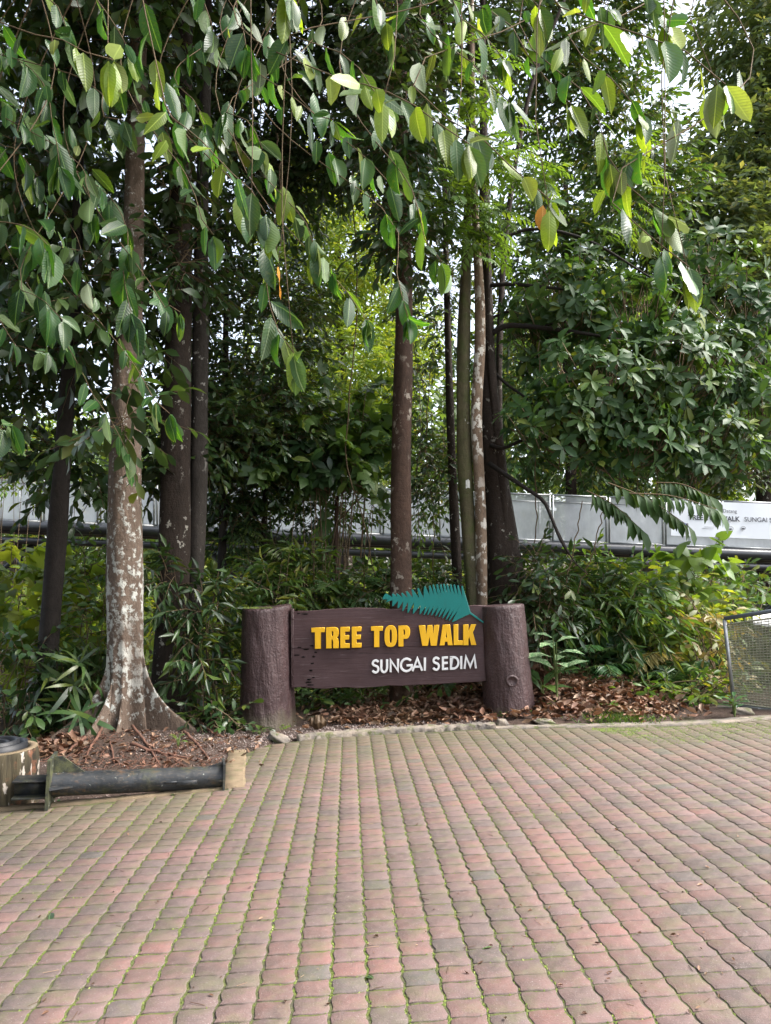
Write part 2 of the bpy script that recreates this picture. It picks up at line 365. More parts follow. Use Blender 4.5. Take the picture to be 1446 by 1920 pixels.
gm = n.math('MULTIPLY', n.ramp(n.noise(p, 7, 5, 0.65), [(0.48, 0.0), (0.66, 1.0)]), 0.38); c = n.mix(gm, c, (0.105, 0.115, 0.05))
em = n.math('MULTIPLY', n.attr('edge'), n.ramp(n.noise(p, 4, 5), [(0.25, 0.35), (0.6, 1.0)])); c = n.mix(n.math('MULTIPLY', em, 0.85), c, n.mix(n.noise(p, 3, 4), (0.118, 0.094, 0.07), (0.085, 0.09, 0.04)))
n.out(n.bsdf(c, n.ramp(n.noise(p, 9, 3), [(0.3, 0.62), (0.7, 0.85)]), n.bump(n.math('ADD', n.noise(p, 150, 4), n.math('MULTIPLY', worn, 1.5)), 0.45, 0.006), 0.35)); M['paver'] = m

bedpoly = [tuple(e) for e in EDGE] + [(14, 3), (14, -7), (-14, -7), (-14, 3)]
bm = bmesh.new(); vs = [bm.verts.new((x, y, SLOPE * x - 0.0036)) for x, y in bedpoly]; bm.faces.new(vs); bmesh.ops.triangulate(bm, faces=bm.faces[:]); bmesh.ops.recalc_face_normals(bm, faces=bm.faces[:])
me = bpy.data.meshes.new('pavement'); bm.to_mesh(me); bm.free(); me.materials.append(M['bed'])
pavement = setp(link('pavement', me), 'pink concrete block paving with green moss in its joints', None, None, 'structure')
_vp = unit(ray(655, 1094)); cdir = unit(np.array([_vp[0], _vp[1]])); rdir = np.array([math.cos(R(6.0)), math.sin(R(6.0))])
PWD, PLN = 0.142, 0.123
def paver_outline(seed):
    r = random.Random(seed); pr = [0.15, 1.0, -0.1, -1.0]; ts = [0.0, 0.27, 0.5, 0.73]
    hw, hl = PWD / 2 - 0.0054, PLN / 2 - 0.0052; A, B = 0.0042, 0.0042
    j = lambda: r.uniform(-0.0024, 0.0024)
    pts = []
    for k in range(4): pts.append((-hw + 2 * hw * ts[k] + (B * pr[k] if k == 0 else 0) + j(), -hl + A * pr[k] + j()))
    for k in range(4): pts.append((hw + B * pr[k] + j(), -hl + 2 * hl * ts[k] + j()))
    for k in range(4): pts.append((hw - 2 * hw * ts[k] + j(), hl + A * pr[(4 - k) % 4] + j()))
    for k in range(4): pts.append((-hw + B * pr[(4 - k) % 4] + j(), hl - 2 * hl * ts[k] + j()))
    return np.array(pts)
def paver_geo(seed):
    o = paver_outline(seed); n_ = len(o); c = o.mean(0); d = unit(o - c)
    ins = o - d * 0.0040; mid = o - d * 0.0012
    def to(q, z): return np.column_stack([q[:, 0:1] * rdir + q[:, 1:2] * cdir, np.full(n_, z) + SLOPE * (q[:, 0] * rdir[0] + q[:, 1] * cdir[0])])
    V = np.vstack([to(ins, 0.0), to(mid, -0.0016), to(o, -0.016), [[0, 0, 0.0002]]])
    i = np.arange(n_); k = (i + 1) % n_
    F4 = np.vstack([np.stack([n_ + i, n_ + k, k, i], 1), np.stack([2 * n_ + i, 2 * n_ + k, n_ + k, n_ + i], 1)])
    F3 = np.stack([i, k, np.full(n_, 3 * n_)], 1)
    return V, F4, F3, np.concatenate([np.full(n_, .22), np.ones(n_), np.ones(n_), [0.12]])
PG = [paver_geo(s) for s in range(6)]
PME = [mesh(v, [a, b], M['paver'], {'rim': r_}, False, 'paver') for v, a, b, r_ in PG]
cells = []
org = G(655, 1700)[:2]
for i in range(-75, 76):
    for j in range(-75, 75):
        p2 = org + i * PWD * rdir + j * PLN * cdir
        if p2[1] < -2.2 or abs(p2[0]) > 7.5 + 0.3 * max(0, p2[1]): continue
        g = edge_y(p2[0]) - p2[1]
        if g < 0.02: continue
        cells.append((p2[0], p2[1], g, i, j))
cells = np.array(cells)
def proj(P):
    d = np.asarray(P) - CAM; z = d @ _f
    return PW / 2 + FPX * (d @ _r) / z, PH / 2 - FPX * (d @ _u) / z, z
P3 = np.column_stack([cells[:, 0], cells[:, 1], SLOPE * cells[:, 0]])
sx, sy, sz = proj(P3)
inf = (sz > 0.3) & (sx > -30) & (sx < 1476) & (sy < 1945) & (sy > 1000)
order = np.argsort(np.where(inf, sz, 1e9))
single = set(order[:298].tolist())
mb = MB(); edges = []; rims = []
def moss_noise(x, y): return 0.5 + 0.5 * math.sin(x * 3.1 + 1.3 * math.sin(y * 2.3)) * math.sin(y * 2.7 + 0.7 * math.sin(x * 4.1))
_hash = rng.uniform(size=(200, 200))
def grey(i, j, x, y):
    h = float(_hash[int(i) + 100, int(j) + 100])
    cl = 0.5 + 0.5 * math.sin(x * 2.3 + 1.0) * math.sin(y * 1.9 + 0.4)
    return h, cl
for q in range(len(cells)):
    x, y, g, i, j = cells[q]; h, cl = grey(i, j, x, y)
    k = int(h * 6) % 6
    dz = (h - 0.5) * 0.0036 + 0.002 * moss_noise(x * 2.1, y * 1.7)
    if q in single:
        gs = 1 + 0.034 * float(ss(-0.4, 1.3, x)); o = link('paver', PME[k], pavement); o.scale = (gs, gs * .995, 1); o.location = (x, y, SLOPE * x + dz)
        o.rotation_euler = ((h - 0.5) * 0.024, (cl - 0.5) * 0.02, (_hash[int(j) + 90, int(i) + 90] - 0.5) * 0.035)
    else:
        V, a, b, r_ = PG[k]; rims.append(r_)
        gs = 1 + 0.034 * float(ss(-0.4, 1.3, x)); mb.add(V * np.array([gs, gs * .995, 1]) + np.array([x, y, SLOPE * x + dz]), [a, b], h)
        edges.append(np.full(len(V), float(np.clip(1 - g / 2.3, 0, 1)) ** 1.2 if y > 5 else 0.0))
F = [np.concatenate(f) for f in mb.F.values() if f]
setp(link('paver', mesh(np.concatenate(mb.V), F, M['paver'], {'rnd': np.concatenate(mb.A), 'edge': np.concatenate(edges), 'rim': np.concatenate(rims)}, False, 'pavers'), pavement), None, None, None, 'stuff')

# moss growing along the joints: tiny irregular cushions
m, t = nt('moss'); n = N(t); p = n.pos()
c = n.ramp(n.attr('rnd'), [(0.0, (0.045, 0.06, 0.016)), (0.45, (0.095, 0.13, 0.026)), (0.8, (0.15, 0.195, 0.036)), (1.0, (0.28, 0.31, 0.11))])
c = n.mix(n.ramp(n.noise(p, 5, 3), [(0.45, 0), (0.65, 0.6)]), c, (0.07, 0.085, 0.03))
n.out(n.bsdf(c, 0.9, n.bump(n.noise(p, 300, 3), 0.6, 0.004), 0.2)); M['moss'] = m
TH = np.linspace(0, 2 * math.pi, 6, endpoint=False)
ti = np.arange(6); MF = np.stack([ti, (ti + 1) % 6, np.full(6, 6)], 1)
def cushion(mb, x, y, r, h, a):
    rr = r * rng.uniform(0.55, 1.35, 6)
    V = np.column_stack([x + np.cos(TH) * rr, y + np.sin(TH) * rr, np.full(6, SLOPE * x - 0.0042)])
    mb.add(np.vstack([V, [x + rng.normal() * r * 0.3, y + rng.normal() * r * 0.3, SLOPE * x - 0.0042 + h]]), MF, a)
mb = MB()
for q in range(len(cells)):
    if not inf[q]: continue
    x, y, g, i, j = cells[q]
    left = 1.0 - 0.8 * ss(0.4, 2.4, x / max(y, 2.5) * 5.0)          # the right side of the square is swept cleaner
    mn = moss_noise(x, y)
    nt_ = rng.poisson(9.5 * left * max(0.12, 1.55 * mn * (0.35 + 1.1 * _hash[int(i * 3) % 97, int(j // 2) % 89]) - 0.12) * (1.15 if y < 6 else 0.8))
    zig = lambda s: 0.0075 * (1 if 0.1 < s < 0.45 else (-1 if 0.55 < s < 0.9 else 0))
    for _ in range(nt_):
        s = rng.uniform(0, 1)
        p2 = np.array([x, y]) + rdir * (PWD / 2 + zig(s) + rng.normal() * 0.0035) + cdir * (s - 0.5) * PLN
        cushion(mb, p2[0], p2[1], rng.uniform(0.003, 0.0078), rng.uniform(0.004, 0.0095), np.clip(rng.normal(0.5, 0.22), 0, 1))
    for _ in range(rng.poisson(3.4 * left * mn ** 1.5 + 0.45)):
        s = rng.uniform(-0.5, 0.5)
        p2 = np.array([x, y]) + rdir * s * PWD + cdir * (PLN / 2 + rng.normal() * 0.002)
        cushion(mb, p2[0], p2[1], rng.uniform(0.0025, 0.006), rng.uniform(0.004, 0.008), np.clip(rng.normal(0.5, 0.22), 0, 1))
# the mossy strip along the far edge on the right, and the one by the left kerb
for k in range(3300):
    px = rng.uniform(1110, 1520); a = ss(1110, 1240, px); e = np.interp(px, [1060, 1250, 1446, 1700], [1364, 1361, 1348, 1330])
    p2 = G(px, e + 2 + rng.beta(1.2, 2.0) * (6 + 30 * a))
    cushion(mb, p2[0], p2[1], rng.uniform(0.006, 0.022), rng.uniform(0.005, 0.010), np.clip(rng.normal(0.36, 0.2), 0, 1))
setp(mb.build('joint_moss', M['moss'], None, True), 'bright green moss lining the joints of the pink paving', 'moss', None, 'stuff')

# kerbs
m, t = nt('tan concrete'); n = N(t); p = n.pos()
c = n.mix(n.ramp(n.noise(p, 6, 5), [(0.35, 0), (0.65, 1)]), (0.14, 0.105, 0.066), (0.22, 0.165, 0.105))
c = n.mix(n.ramp(n.noise(p, 11, 6, 0.7), [(0.52, 0), (0.68, 0.75)]), c, (0.10, 0.11, 0.05))
n.out(n.bsdf(c, 0.85, n.bump(n.noise(p, 60, 6, 0.7), 0.7, 0.015), 0.25)); M['tan_concrete'] = m
m, t = nt('grey mossy concrete'); n = N(t); p = n.pos()
c = n.mix(n.ramp(n.noise(p, 7, 5), [(0.35, 0), (0.65, 1)]), (0.15, 0.135, 0.12), (0.30, 0.25, 0.20))
c = n.mix(n.ramp(n.noise(p, 9, 6, 0.7), [(0.5, 0), (0.62, 0.8)]), c, (0.09, 0.11, 0.03))
n.out(n.bsdf(c, 0.9, n.bump(n.noise(p, 50, 6, 0.7), 0.9, 0.02), 0.25)); M['grey_concrete'] = m
def kerb(name, pts, w, h, mat, label, rough=0.006, back=0.02, n_=90):
    P = catmull(np.array([[*G(*q)[:2], 0] for q in pts]), n_); P[:, 2] = SLOPE * P[:, 0]
    T = unit(np.gradient(P, axis=0)); Nn = np.column_stack([-T[:, 1], T[:, 0], np.zeros(len(P))])
    prof = [(-0.012, -0.05), (-0.012 + 0.004, h * 0.7), (0.012, h), (w * 0.5, h * 1.05), (w - 0.012, h), (w + back, -0.06)]
    V = []
    for k, (a, b) in enumerate(prof):
        jit = rng.normal(size=(len(P), 2)) * rough
        jit = (jit + np.roll(jit, 1, 0)) / 1.4
        V.append(P + Nn * (a + jit[:, :1]) + np.array([0, 0, 1.0]) * (b + (jit[:, 1:] * 0.6 if b > 0 else 0)))
    V = np.stack(V, 1).reshape(-1, 3); k6 = len(prof)
    i = np.arange(len(P) - 1)[:, None] * k6; j = np.arange(k6 - 1)[None]
    F = np.stack([i + j, i + k6 + j, i + k6 + j + 1, i + j + 1], -1).reshape(-1, 4)
    caps = [np.array([[0, 1, 4, 5], [1, 2, 3, 4]]), np.array([[0, 1, 4, 5], [1, 2, 3, 4]]) + (len(P) - 1) * k6]
    return setp(link(name, mesh(V, [np.vstack([F] + caps)], mat, None, True)), label, None, None, 'structure')
kerb('kerb', [(-420, 1570), (-200, 1546), (0, 1521), (200, 1503), (426, 1480)], 0.085, 0.018, M['tan_concrete'], 'low tan concrete kerb in front of the black steel pipe', 0.003)
kerb('kerb', [(457, 1476), (458, 1455), (459, 1432), (460, 1409)], 0.17, 0.02, M['tan_concrete'], 'short tan kerb running back beside the pipe end', 0.004, 0.02, 40)
kerb('kerb', [(560, 1389), (640, 1381), (760, 1374), (860, 1369), (930, 1366)], 0.13, 0.045, M['grey_concrete'], 'worn mossy concrete kerb below the sign board', 0.009)
kerb('kerb', [(925, 1367), (1060, 1364), (1180, 1362), (1290, 1359), (1380, 1353), (1470, 1346), (1800, 1322)], 0.16, 0.012, M['grey_concrete'], 'flat mossy concrete edge of the paving on the right', 0.004)

# gravel by the sign and round the tree
m, t = nt('pebble'); n = N(t)
n.out(n.bsdf(n.ramp(n.attr('rnd'), [(0, (0.06, 0.042, 0.036)), (0.5, (0.16, 0.115, 0.10)), (0.85, (0.27, 0.22, 0.20)), (1, (0.42, 0.38, 0.35))]), 0.85, None, 0.3)); M['pebble'] = m
OV = np.array([[1, 0, 0], [-1, 0, 0], [0, 1, 0], [0, -1, 0], [0, 0, 1], [0, 0, -1.0]]); OF = np.array([[0, 2, 4], [2, 1, 4], [1, 3, 4], [3, 0, 4], [2, 0, 5], [1, 2, 5], [3, 1, 5], [0, 3, 5]])
mb = MB()
def pebble(p2, s):
    V = OV * rng.uniform(0.6, 1.3, (6, 1)) * s * np.array([1, 1, 0.7]); a = rng.uniform(0, 6.28); c_, s_ = math.cos(a), math.sin(a)
    V = V @ np.array([[c_, s_, 0], [-s_, c_, 0], [0, 0, 1]])
    mb.add(V + np.array([p2[0], p2[1], gz(p2[0], p2[1]) + s * 0.25]), OF, rng.uniform())
for k in range(3600):
    u = rng.uniform(); px = 470 + 470 * u; e = np.interp(px, [470, 560, 700, 930], [1404, 1384, 1372, 1362])
    pebble(G(px, e - abs(rng.normal()) * 9), rng.uniform(0.005, 0.014))
for k in range(2600):
    pebble(G(rng.uniform(250, 500), rng.uniform(1376, 1425)), rng.uniform(0.004, 0.011))
for k in range(500):
    pebble(G(rng.uniform(60, 430), rng.uniform(1420, 1500)), rng.uniform(0.004, 0.014))
setp(mb.build('gravel', M['pebble']), 'small pinkish gravel spread under the sign and beside the tree roots', 'gravel', None, 'stuff')

# ================================================================== SIGN
m, t = nt('brown purple gloss paint'); n = N(t); p = n.pos()
c = n.mix(n.ramp(n.noise(p, 6, 5), [(0.35, 0), (0.7, 1)]), (0.042, 0.022, 0.022), (0.062, 0.034, 0.034))
c = n.mix(n.ramp(n.noise(p, 28, 6, 0.7), [(0.62, 0), (0.74, 0.45)]), c, (0.16, 0.12, 0.12))
fa = n.ramp(n.noise(p, 3.2, 5, .65, (1, 1, .6)), [(0.48, 0), (0.72, 0.25)]); c = n.mix(fa, c, (0.085, 0.056, 0.056))
sz_ = n.new('ShaderNodeSeparateXYZ'); n.L(p, sz_.inputs[0])
mud = n.ramp(n.math('SUBTRACT', n.math('ADD', n.math('MULTIPLY', n.noise(p, 9, 5, .7), 0.45), 0.0), sz_.outputs[2]), [(0.02, 0), (0.16, 0.75)]); c = n.mix(mud, c, (0.085, 0.07, 0.045))
st_ = n.noise(p, 26, 5, .7, (1, 1, .08)); c = n.mix(n.ramp(st_, [(0.56, 0), (0.7, 0.5)]), c, (0.018, 0.012, 0.011))
h = n.math('ADD', n.math('MULTIPLY', n.noise(p, 11, 6, 0.6, (1, 1, 0.22)), 1.6), n.math('MULTIPLY', n.noise(p, 34, 5, .65), 0.55))
n.out(n.bsdf(c, n.ramp(n.noise(p, 20, 4), [(0.3, 0.36), (0.7, 0.6)]), n.bump(h, 0.7, 0.03), 0.45)); M['post_paint'] = m
m, t = nt('brown purple weathered plank'); n = N(t); p = n.pos()
c = n.mix(n.ramp(n.noise(p, 4, 5), [(0.35, 0), (0.7, 1)]), (0.058, 0.032, 0.033), (0.08, 0.047, 0.049))
gr = n.noise(p, 12, 7, 0.7, (0.25, 1, 3.2)); c = n.mix(n.ramp(gr, [(0.62, 0), (0.66, 0.4), (0.70, 0)]), c, (0.26, 0.21, 0.21))
gr2 = n.noise(p, 7, 6, 0.7, (0.3, 1, 4.5)); c = n.mix(n.ramp(gr2, [(0.66, 0), (0.69, 0.7)]), c, (0.012, 0.009, 0.009))
n.out(n.bsdf(c, 0.55, n.bump(n.math('SUBTRACT', n.math('MULTIPLY', gr, 0.7), n.math('MULTIPLY', gr2, 0.9)), 0.5, 0.012), 0.35)); M['plank_paint'] = m
M['yellow'] = worn_paint('yellow letter paint', (0.82, 0.46, 0.016), (0.62, 0.33, 0.02))
M['white'] = solid('white letter paint', (0.74, 0.74, 0.74), 0.45, 0.4, 0, 0.04, 20)
M['teal'] = worn_paint('teal paint', (0.006, 0.175, 0.16), (0.02, 0.10, 0.085))
M['hole'] = solid('dark rot', (0.01, 0.008, 0.007), 0.95, 0.1)

PL = G(500, 1371); PR = G(957, 1353)
SGN = (PL + PR) / 2
sign = empty('sign', SGN, 'brown wooden name sign with yellow letters and teal frond between two log posts', 'sign')
def log_post(base, wb, wt, h, topfun, seed, lean=(0, 0)):
    r = np.random.default_rng(seed); seg, nr = 56, 42
    ph = r.uniform(0, 6.28, 16); V = []
    zs = np.linspace(-0.06, h, nr)
    a = np.linspace(0, 2 * math.pi, seg, endpoint=False)
    for k, z in enumerate(zs):
        u = max(z, 0) / h; rad = wb * (1 - u) + wt * u + 0.02 * math.exp(-max(z, 0) / 0.07)
        q = rad * (1 + 0.020 * np.sin(3 * a + ph[0] + 1.2 * u) + 0.014 * np.sin(5 * a + ph[1] - 2 * u) + 0.011 * np.sin(9 * a + ph[2] + 5 * u) + 0.008 * np.sin(14 * a + ph[3] + 9 * u * 2) + r.normal(size=seg) * 0.006)
        zt = np.where(k == nr - 1, 1, u ** 6) * topfun(np.cos(a), np.sin(a))
        V.append(np.column_stack([base[0] + lean[0] * u + np.cos(a) * q, base[1] + lean[1] * u + np.sin(a) * q, base[2] + z + zt]))
    for f, dz in ((0.965, 0.010), (0.9, 0.016), (0.5, 0.018)):
        c_ = np.array([base[0] + lean[0], base[1] + lean[1]])
        q = V[nr - 1]; qq = q.copy(); qq[:, :2] = c_ + (q[:, :2] - c_) * f; qq[:, 2] = base[2] + h + topfun(np.cos(a) * f, np.sin(a) * f) + dz; V.append(qq)
    nn = len(V); V = np.concatenate(V + [np.array([[base[0] + lean[0], base[1] + lean[1], base[2] + h + 0.018]])])
    i = np.arange(nn - 1)[:, None] * seg; j = np.arange(seg)[None]; k = (j + 1) % seg
    F = np.stack([i + j, i + k, i + seg + k, i + seg + j], -1).reshape(-1, 4)
    jj = np.arange(seg); C = np.stack([(nn - 1) * seg + jj, (nn - 1) * seg + (jj + 1) % seg, np.full(seg, nn * seg)], 1)
    return V, [F, C]
def px2m(d, Y): return d * Y / FPX
YL, YR = PL[1], PR[1]
hl = W(500, 1143, YL)[2] - PL[2]; hr = W(948, 1138, YR)[2] - PR[2]
cl = PL + np.array([0, px2m(49, YL), 0]); cr = PR + np.array([0, px2m(47, YR), 0]); cl[0] *= cl[1] / PL[1]; cr[0] *= cr[1] / PR[1]; PK = 1.035
v, f = log_post(cl, px2m(51.0, YL) * PK, px2m(45.5, YL) * PK, hl, lambda x, y: 0.035 * x * (x > 0.3) + 0.01 * y, 3, (px2m(2, YL) + 0.0, 0))
postL = link('post', mesh(v, f, M['post_paint'], None, True), sign)
v, f = log_post(cr, px2m(47, YR) * PK, px2m(42, YR) * PK, hr, lambda x, y: 0.012 * x, 9, (px2m(-11, YR) + hr * 0.004, 0))
postR = link('post', mesh(v, f, M['post_paint'], None, True), sign)
# sawn knot on the right post
kc = W(960, 1277, YR) ; kc[1] = cr[1] - px2m(45.5, YR); kc = W(960, 1277, kc[1])
a = np.linspace(0, 2 * math.pi, 14, endpoint=False); V = []
for rr, dy in ((px2m(13, YR), 0.03), (px2m(12, YR), -0.012), (px2m(8.5, YR), -0.022), (px2m(8, YR), -0.012)):
    V.append(np.column_stack([kc[0] + np.cos(a) * rr * (1 + 0.1 * np.sin(3 * a)), np.full(14, kc[1] + dy), kc[2] + np.sin(a) * rr * 0.95]))
V = np.concatenate(V + [np.array([[kc[0], kc[1] - 0.012, kc[2]]])])
i = np.arange(3)[:, None] * 14; j = np.arange(14)[None]; k = (j + 1) % 14
link('knot', mesh(V, [np.stack([i + j, i + k, i + 14 + k, i + 14 + j], -1).reshape(-1, 4), np.stack([42 + np.arange(14), 42 + (np.arange(14) + 1) % 14, np.full(14, 56)], 1)], M['post_paint'], None, True), postR)
# moss on the left post's top
mb = MB()
for q in range(260):
    a_ = rng.uniform(0, 6.28); rr = px2m(44, YL) * math.sqrt(rng.uniform(0.2, 1)); x, y = cl[0] + px2m(2, YL) + rr * math.cos(a_), cl[1] + rr * math.sin(a_)
    s_ = rng.uniform(0.008, 0.022); V = np.column_stack([x + np.cos(TH) * s_, y + np.sin(TH) * s_, np.full(6, cl[2] + hl + 0.012 + 0.0)])
    mb.add(np.vstack([V, [x, y, cl[2] + hl + 0.012 + s_ * 0.7]]), MF, rng.uniform(0.1, 0.6))
o = mb.build('moss', M['moss'], postL, True); o['kind'] = 'stuff'

for post_, c0_, w0_, n0_, f0_ in ((postR, cr, px2m(47, YR), 420, 1.0), (postL, cl, px2m(51.5, YL), 160, .6)):
    mb = MB()
    for q in range(n0_):
        a_ = rng.uniform(-math.pi, 0.3); rr = w0_ * 1.02 + .012; z_ = abs(rng.normal()) * .045 * f0_; x, y = c0_[0] + math.cos(a_) * rr * (1 - z_ * .3), c0_[1] + math.sin(a_) * rr * (1 - z_ * .3); s_ = rng.uniform(.006, .02); nr_ = np.array([math.cos(a_), math.sin(a_), .3]); t1 = np.array([-math.sin(a_), math.cos(a_), 0])
        V = np.array([[x, y, c0_[2] + z_] + t1 * math.cos(h_) * s_ + np.array([0, 0, 1.0]) * math.sin(h_) * s_ for h_ in TH] + [[x, y, c0_[2] + z_] + nr_ * s_ * .5]); mb.add(V, MF, rng.uniform(.1, .5))
    o = mb.build('moss', M['moss'], post_, True); o['kind'] = 'stuff'

# the board plane, between the posts' front halves
BL = W(552, 1290, YL + px2m(30, YL)); BR = W(909, 1275, YR + px2m(30, YR))
bx = unit(np.array([BR[0] - BL[0], BR[1] - BL[1], 0])); bn = np.array([bx[1], -bx[0], 0.0])     # bn points to the camera
def BP(px, py, off=0.0):
    d = ray(px, py); o = BL + bn * off; t = (bn @ (o - CAM)) / (bn @ d); q = CAM + d * t; return np.array([(q - BL) @ bx, q[2] - BL[2]])
BM = Matrix(((bx[0], 0, bn[0], BL[0]), (bx[1], 0, bn[1], BL[1]), (0, 1, 0, BL[2]), (0, 0, 0, 1)))
def shape(name, loops, depth, mat, parent, off=0.0, bevel=0.004, px=True):
    """2D outline(s) on the board plane, extruded towards the viewer from `off`"""
    cu = bpy.data.curves.new('tmp', 'CURVE'); cu.dimensions = '2D'; cu.fill_mode = 'BOTH'; cu.extrude = depth / 2 - bevel; cu.bevel_depth = bevel; cu.bevel_resolution = 0
    for L in loops:
        P = np.array([BP(*q, off) for q in L]) if px else np.array(L)
        s = cu.splines.new('POLY'); s.points.add(len(P) - 1); s.use_cyclic_u = True
        s.points.foreach_set('co', np.column_stack([P, np.zeros(len(P)), np.ones(len(P))]).ravel())
    o = bpy.data.objects.new('tmp', cu); COL.objects.link(o)
    me = bpy.data.meshes.new_from_object(o.evaluated_get(bpy.context.evaluated_depsgraph_get()))
    bpy.data.objects.remove(o); bpy.data.curves.remove(cu)
    me.transform(BM @ Matrix.Translation((0, 0, off + depth / 2))); me.materials.clear(); me.materials.append(mat)
    return link(name, me, parent)
top = [(551, 1147), (566, 1146), (590, 1145.5), (612, 1143), (640, 1141.5), (668, 1140), (700, 1140.5), (719, 1141), (731, 1143), (760, 1142), (800, 1141), (840, 1139), (872, 1137), (890, 1135), (911, 1136)]
bot = [(911, 1275), (885, 1277), (850, 1278.5), (815, 1281), (780, 1282), (752, 1284), (730, 1283), (706, 1286), (684, 1287), (672, 1288.5), (655, 1286.5), (630, 1287.5), (612, 1289.5), (590, 1288.5), (572, 1286), (551, 1287)]
seam = [(551 + 360 * u, 1214.5 - 6.5 * u + 0.35 * math.sin(u * 40)) for u in np.linspace(0, 1, 30)]
plank1 = shape('plank', [top + seam[::-1]], 0.07, M['plank_paint'], sign, -0.07, 0.005)
plank2 = shape('plank', [[(a_, b_ + 1.0) for a_, b_ in seam] + bot], 0.07, M['plank_paint'], sign, -0.072, 0.005)
# rotted slits at the left end: real dark pieces let in a hair proud of the paint
slits = [(572, 1151, 12), (562, 1214, 9), (575, 1217, 12), (585, 1211, 9), (594, 1204, 7), (557, 1228, 12), (569, 1232, 9), (588, 1231, 7), (586, 1244, 6), (583, 1257, 7), (580, 1274, 9), (579, 1279, 11), (582, 1284, 14), (588, 1270, 6), (654, 1217, 8), (560, 1150, 6), (592, 1223, 5)]
mb = MB()
for a_, b_, w_ in slits:
    K = 8; th = np.linspace(0, 2 * math.pi, K, endpoint=False)
    P = np.array([BP(a_ + math.cos(x) * w_ / 2 * rnd.uniform(0.7, 1.2), b_ + math.sin(x) * 1.3 * rnd.uniform(0.6, 1.5), 0.002) for x in th])
    V = [BL + bx * q[0] + np.array([0, 0, q[1]]) + bn * 0.0025 for q in P]
    V2 = [v_ - bn * 0.02 for v_ in V]; jj = np.arange(K)
    mb.add(np.array(V + V2 + [np.mean(V, 0)]), [np.stack([jj, (jj + 1) % K, np.full(K, 2 * K)], 1), np.stack([jj, jj + K, (jj + 1) % K + K, (jj + 1) % K], 1)])
setp(mb.build('rot_hole', M['hole'], sign), None, None, None, 'stuff')
# steel angle on the left post
for xa in (548.2,):
    P = [BP(xa - 2.0, 1142), BP(xa + 1.6, 1142), BP(xa + 2.2, 1288), BP(xa - 1.4, 1288)]
    br = shape('bracket', [P], 0.09, M['post_paint'], sign, -0.075, 0.003, False)
for yb in (1160, 1214, 1268):
    q = BP(550, yb); c_ = BL + bx * q[0] + np.array([0, 0, q[1]]) + bn * 0.02
    v_, f_ = tube(np.array([c_ - bn * 0.02, c_ + bn * 0.012]), 0.009, 8); link('bolt', mesh(v_, f_, M['post_paint']), sign)

# --- letters, traced in photograph pixels on the board plane
def Z1(X, Y_): return (420 + X / 2.332, 1060 + Y_ / 2.332)
def glyph(loops, x0, x1, y0, y1, skew=-0.02):
    out = []
    for L in loops:
        q = []
        for u, v_ in L:
            X = x0 + u * (x1 - x0); Y_ = y1 + v_ * (y0 - y1) + skew * (u - 0.5) * (x1 - x0); q.append(Z1(X, Y_))
        out.append(q)
    return out
def oval(cx, cy, rx, ry, n_=28, p_=2.6):
    o = []
    for th in np.linspace(0, 2 * math.pi, n_, endpoint=False):
        c_, s_ = math.cos(th), math.sin(th); o.append((cx + rx * math.copysign(abs(c_) ** (2 / p_), c_), cy + ry * math.copysign(abs(s_) ** (2 / p_), s_)))
    return o
def arc(cx, cy, rx, ry, a0, a1, n_=10): return [(cx + rx * math.cos(R(a)), cy + ry * math.sin(R(a))) for a in np.linspace(a0, a1, n_)]
GL = {
 'T': [[(0, 1), (1, 1), (1, .80), (.70, .80), (.70, 0), (.27, 0), (.27, .80), (0, .80)]],
 'R': [[(0, 0), (.42, 0), (.42, .42), (.52, .42), (.58, .30), (.58, 0), (1, 0), (1, .30), (.92, .46), (.80, .50), (.94, .56), (1, .68), (1, .82), (.92, .95), (.70, 1), (0, 1)], [(.42, .58), (.42, .83), (.54, .83), (.59, .78), (.59, .63), (.54, .58)]],
 'E': [[(0, 0), (1, 0), (1, .20), (.47, .20), (.47, .41), (.93, .41), (.93, .60), (.47, .60), (.47, .80), (.98, .80), (.98, 1), (0, 1)]],
 'O': [oval(.5, .5, .5, .52), oval(.5, .5, .115, .345, 20, 3)],
 'P': [[(0, 0), (.42, 0), (.42, .37), (.66, .37)] + arc(.68, .685, .32, .315, -85, 85, 12) + [(.66, 1), (0, 1)], [(.42, .54), (.42, .83), (.53, .83), (.59, .77), (.59, .60), (.53, .54)]],
 'W': [[(0, 1), (.30, 1), (.36, .42), (.44, 1), (.66, 1), (.72, .42), (.77, 1), (1, 1), (.88, 0), (.60, 0), (.53, .50), (.44, 0), (.17, 0)]],
 'A': [[(0, 0), (.36, 0), (.40, .18), (.62, .18), (.65, 0), (1, 0), (.78, 1), (.25, 1)], [(.43, .36), (.51, .76), (.59, .36)]],
 'L': [[(0, 0), (1, 0), (1, .20), (.47, .20), (.47, 1), (0, 1)]],
 'K': [[(0, 0), (.38, 0), (.38, .28), (.47, .44), (.62, 0), (1, 0), (.73, .62), (.98, 1), (.62, 1), (.38, .60), (.38, 1), (0, 1)]],
}
for ch, x0, x1, y0, y1 in [('T', 385, 441, 273, 363), ('R', 449, 502, 271, 361), ('E', 511, 550, 270, 360), ('E', 561, 601, 269, 358), ('T', 645, 694, 267, 356), ('O', 703, 756, 265, 353.5), ('P', 764, 813, 264, 353), ('W', 853, 940, 262, 350), ('A', 944, 999, 260, 348), ('L', 1005, 1043, 259, 347), ('K', 1047, 1102, 259, 347)]:
    shape('letter', glyph(GL[ch], x0, x1, y0, y1), 0.030, M['yellow'], sign, 0.012, 0.003)
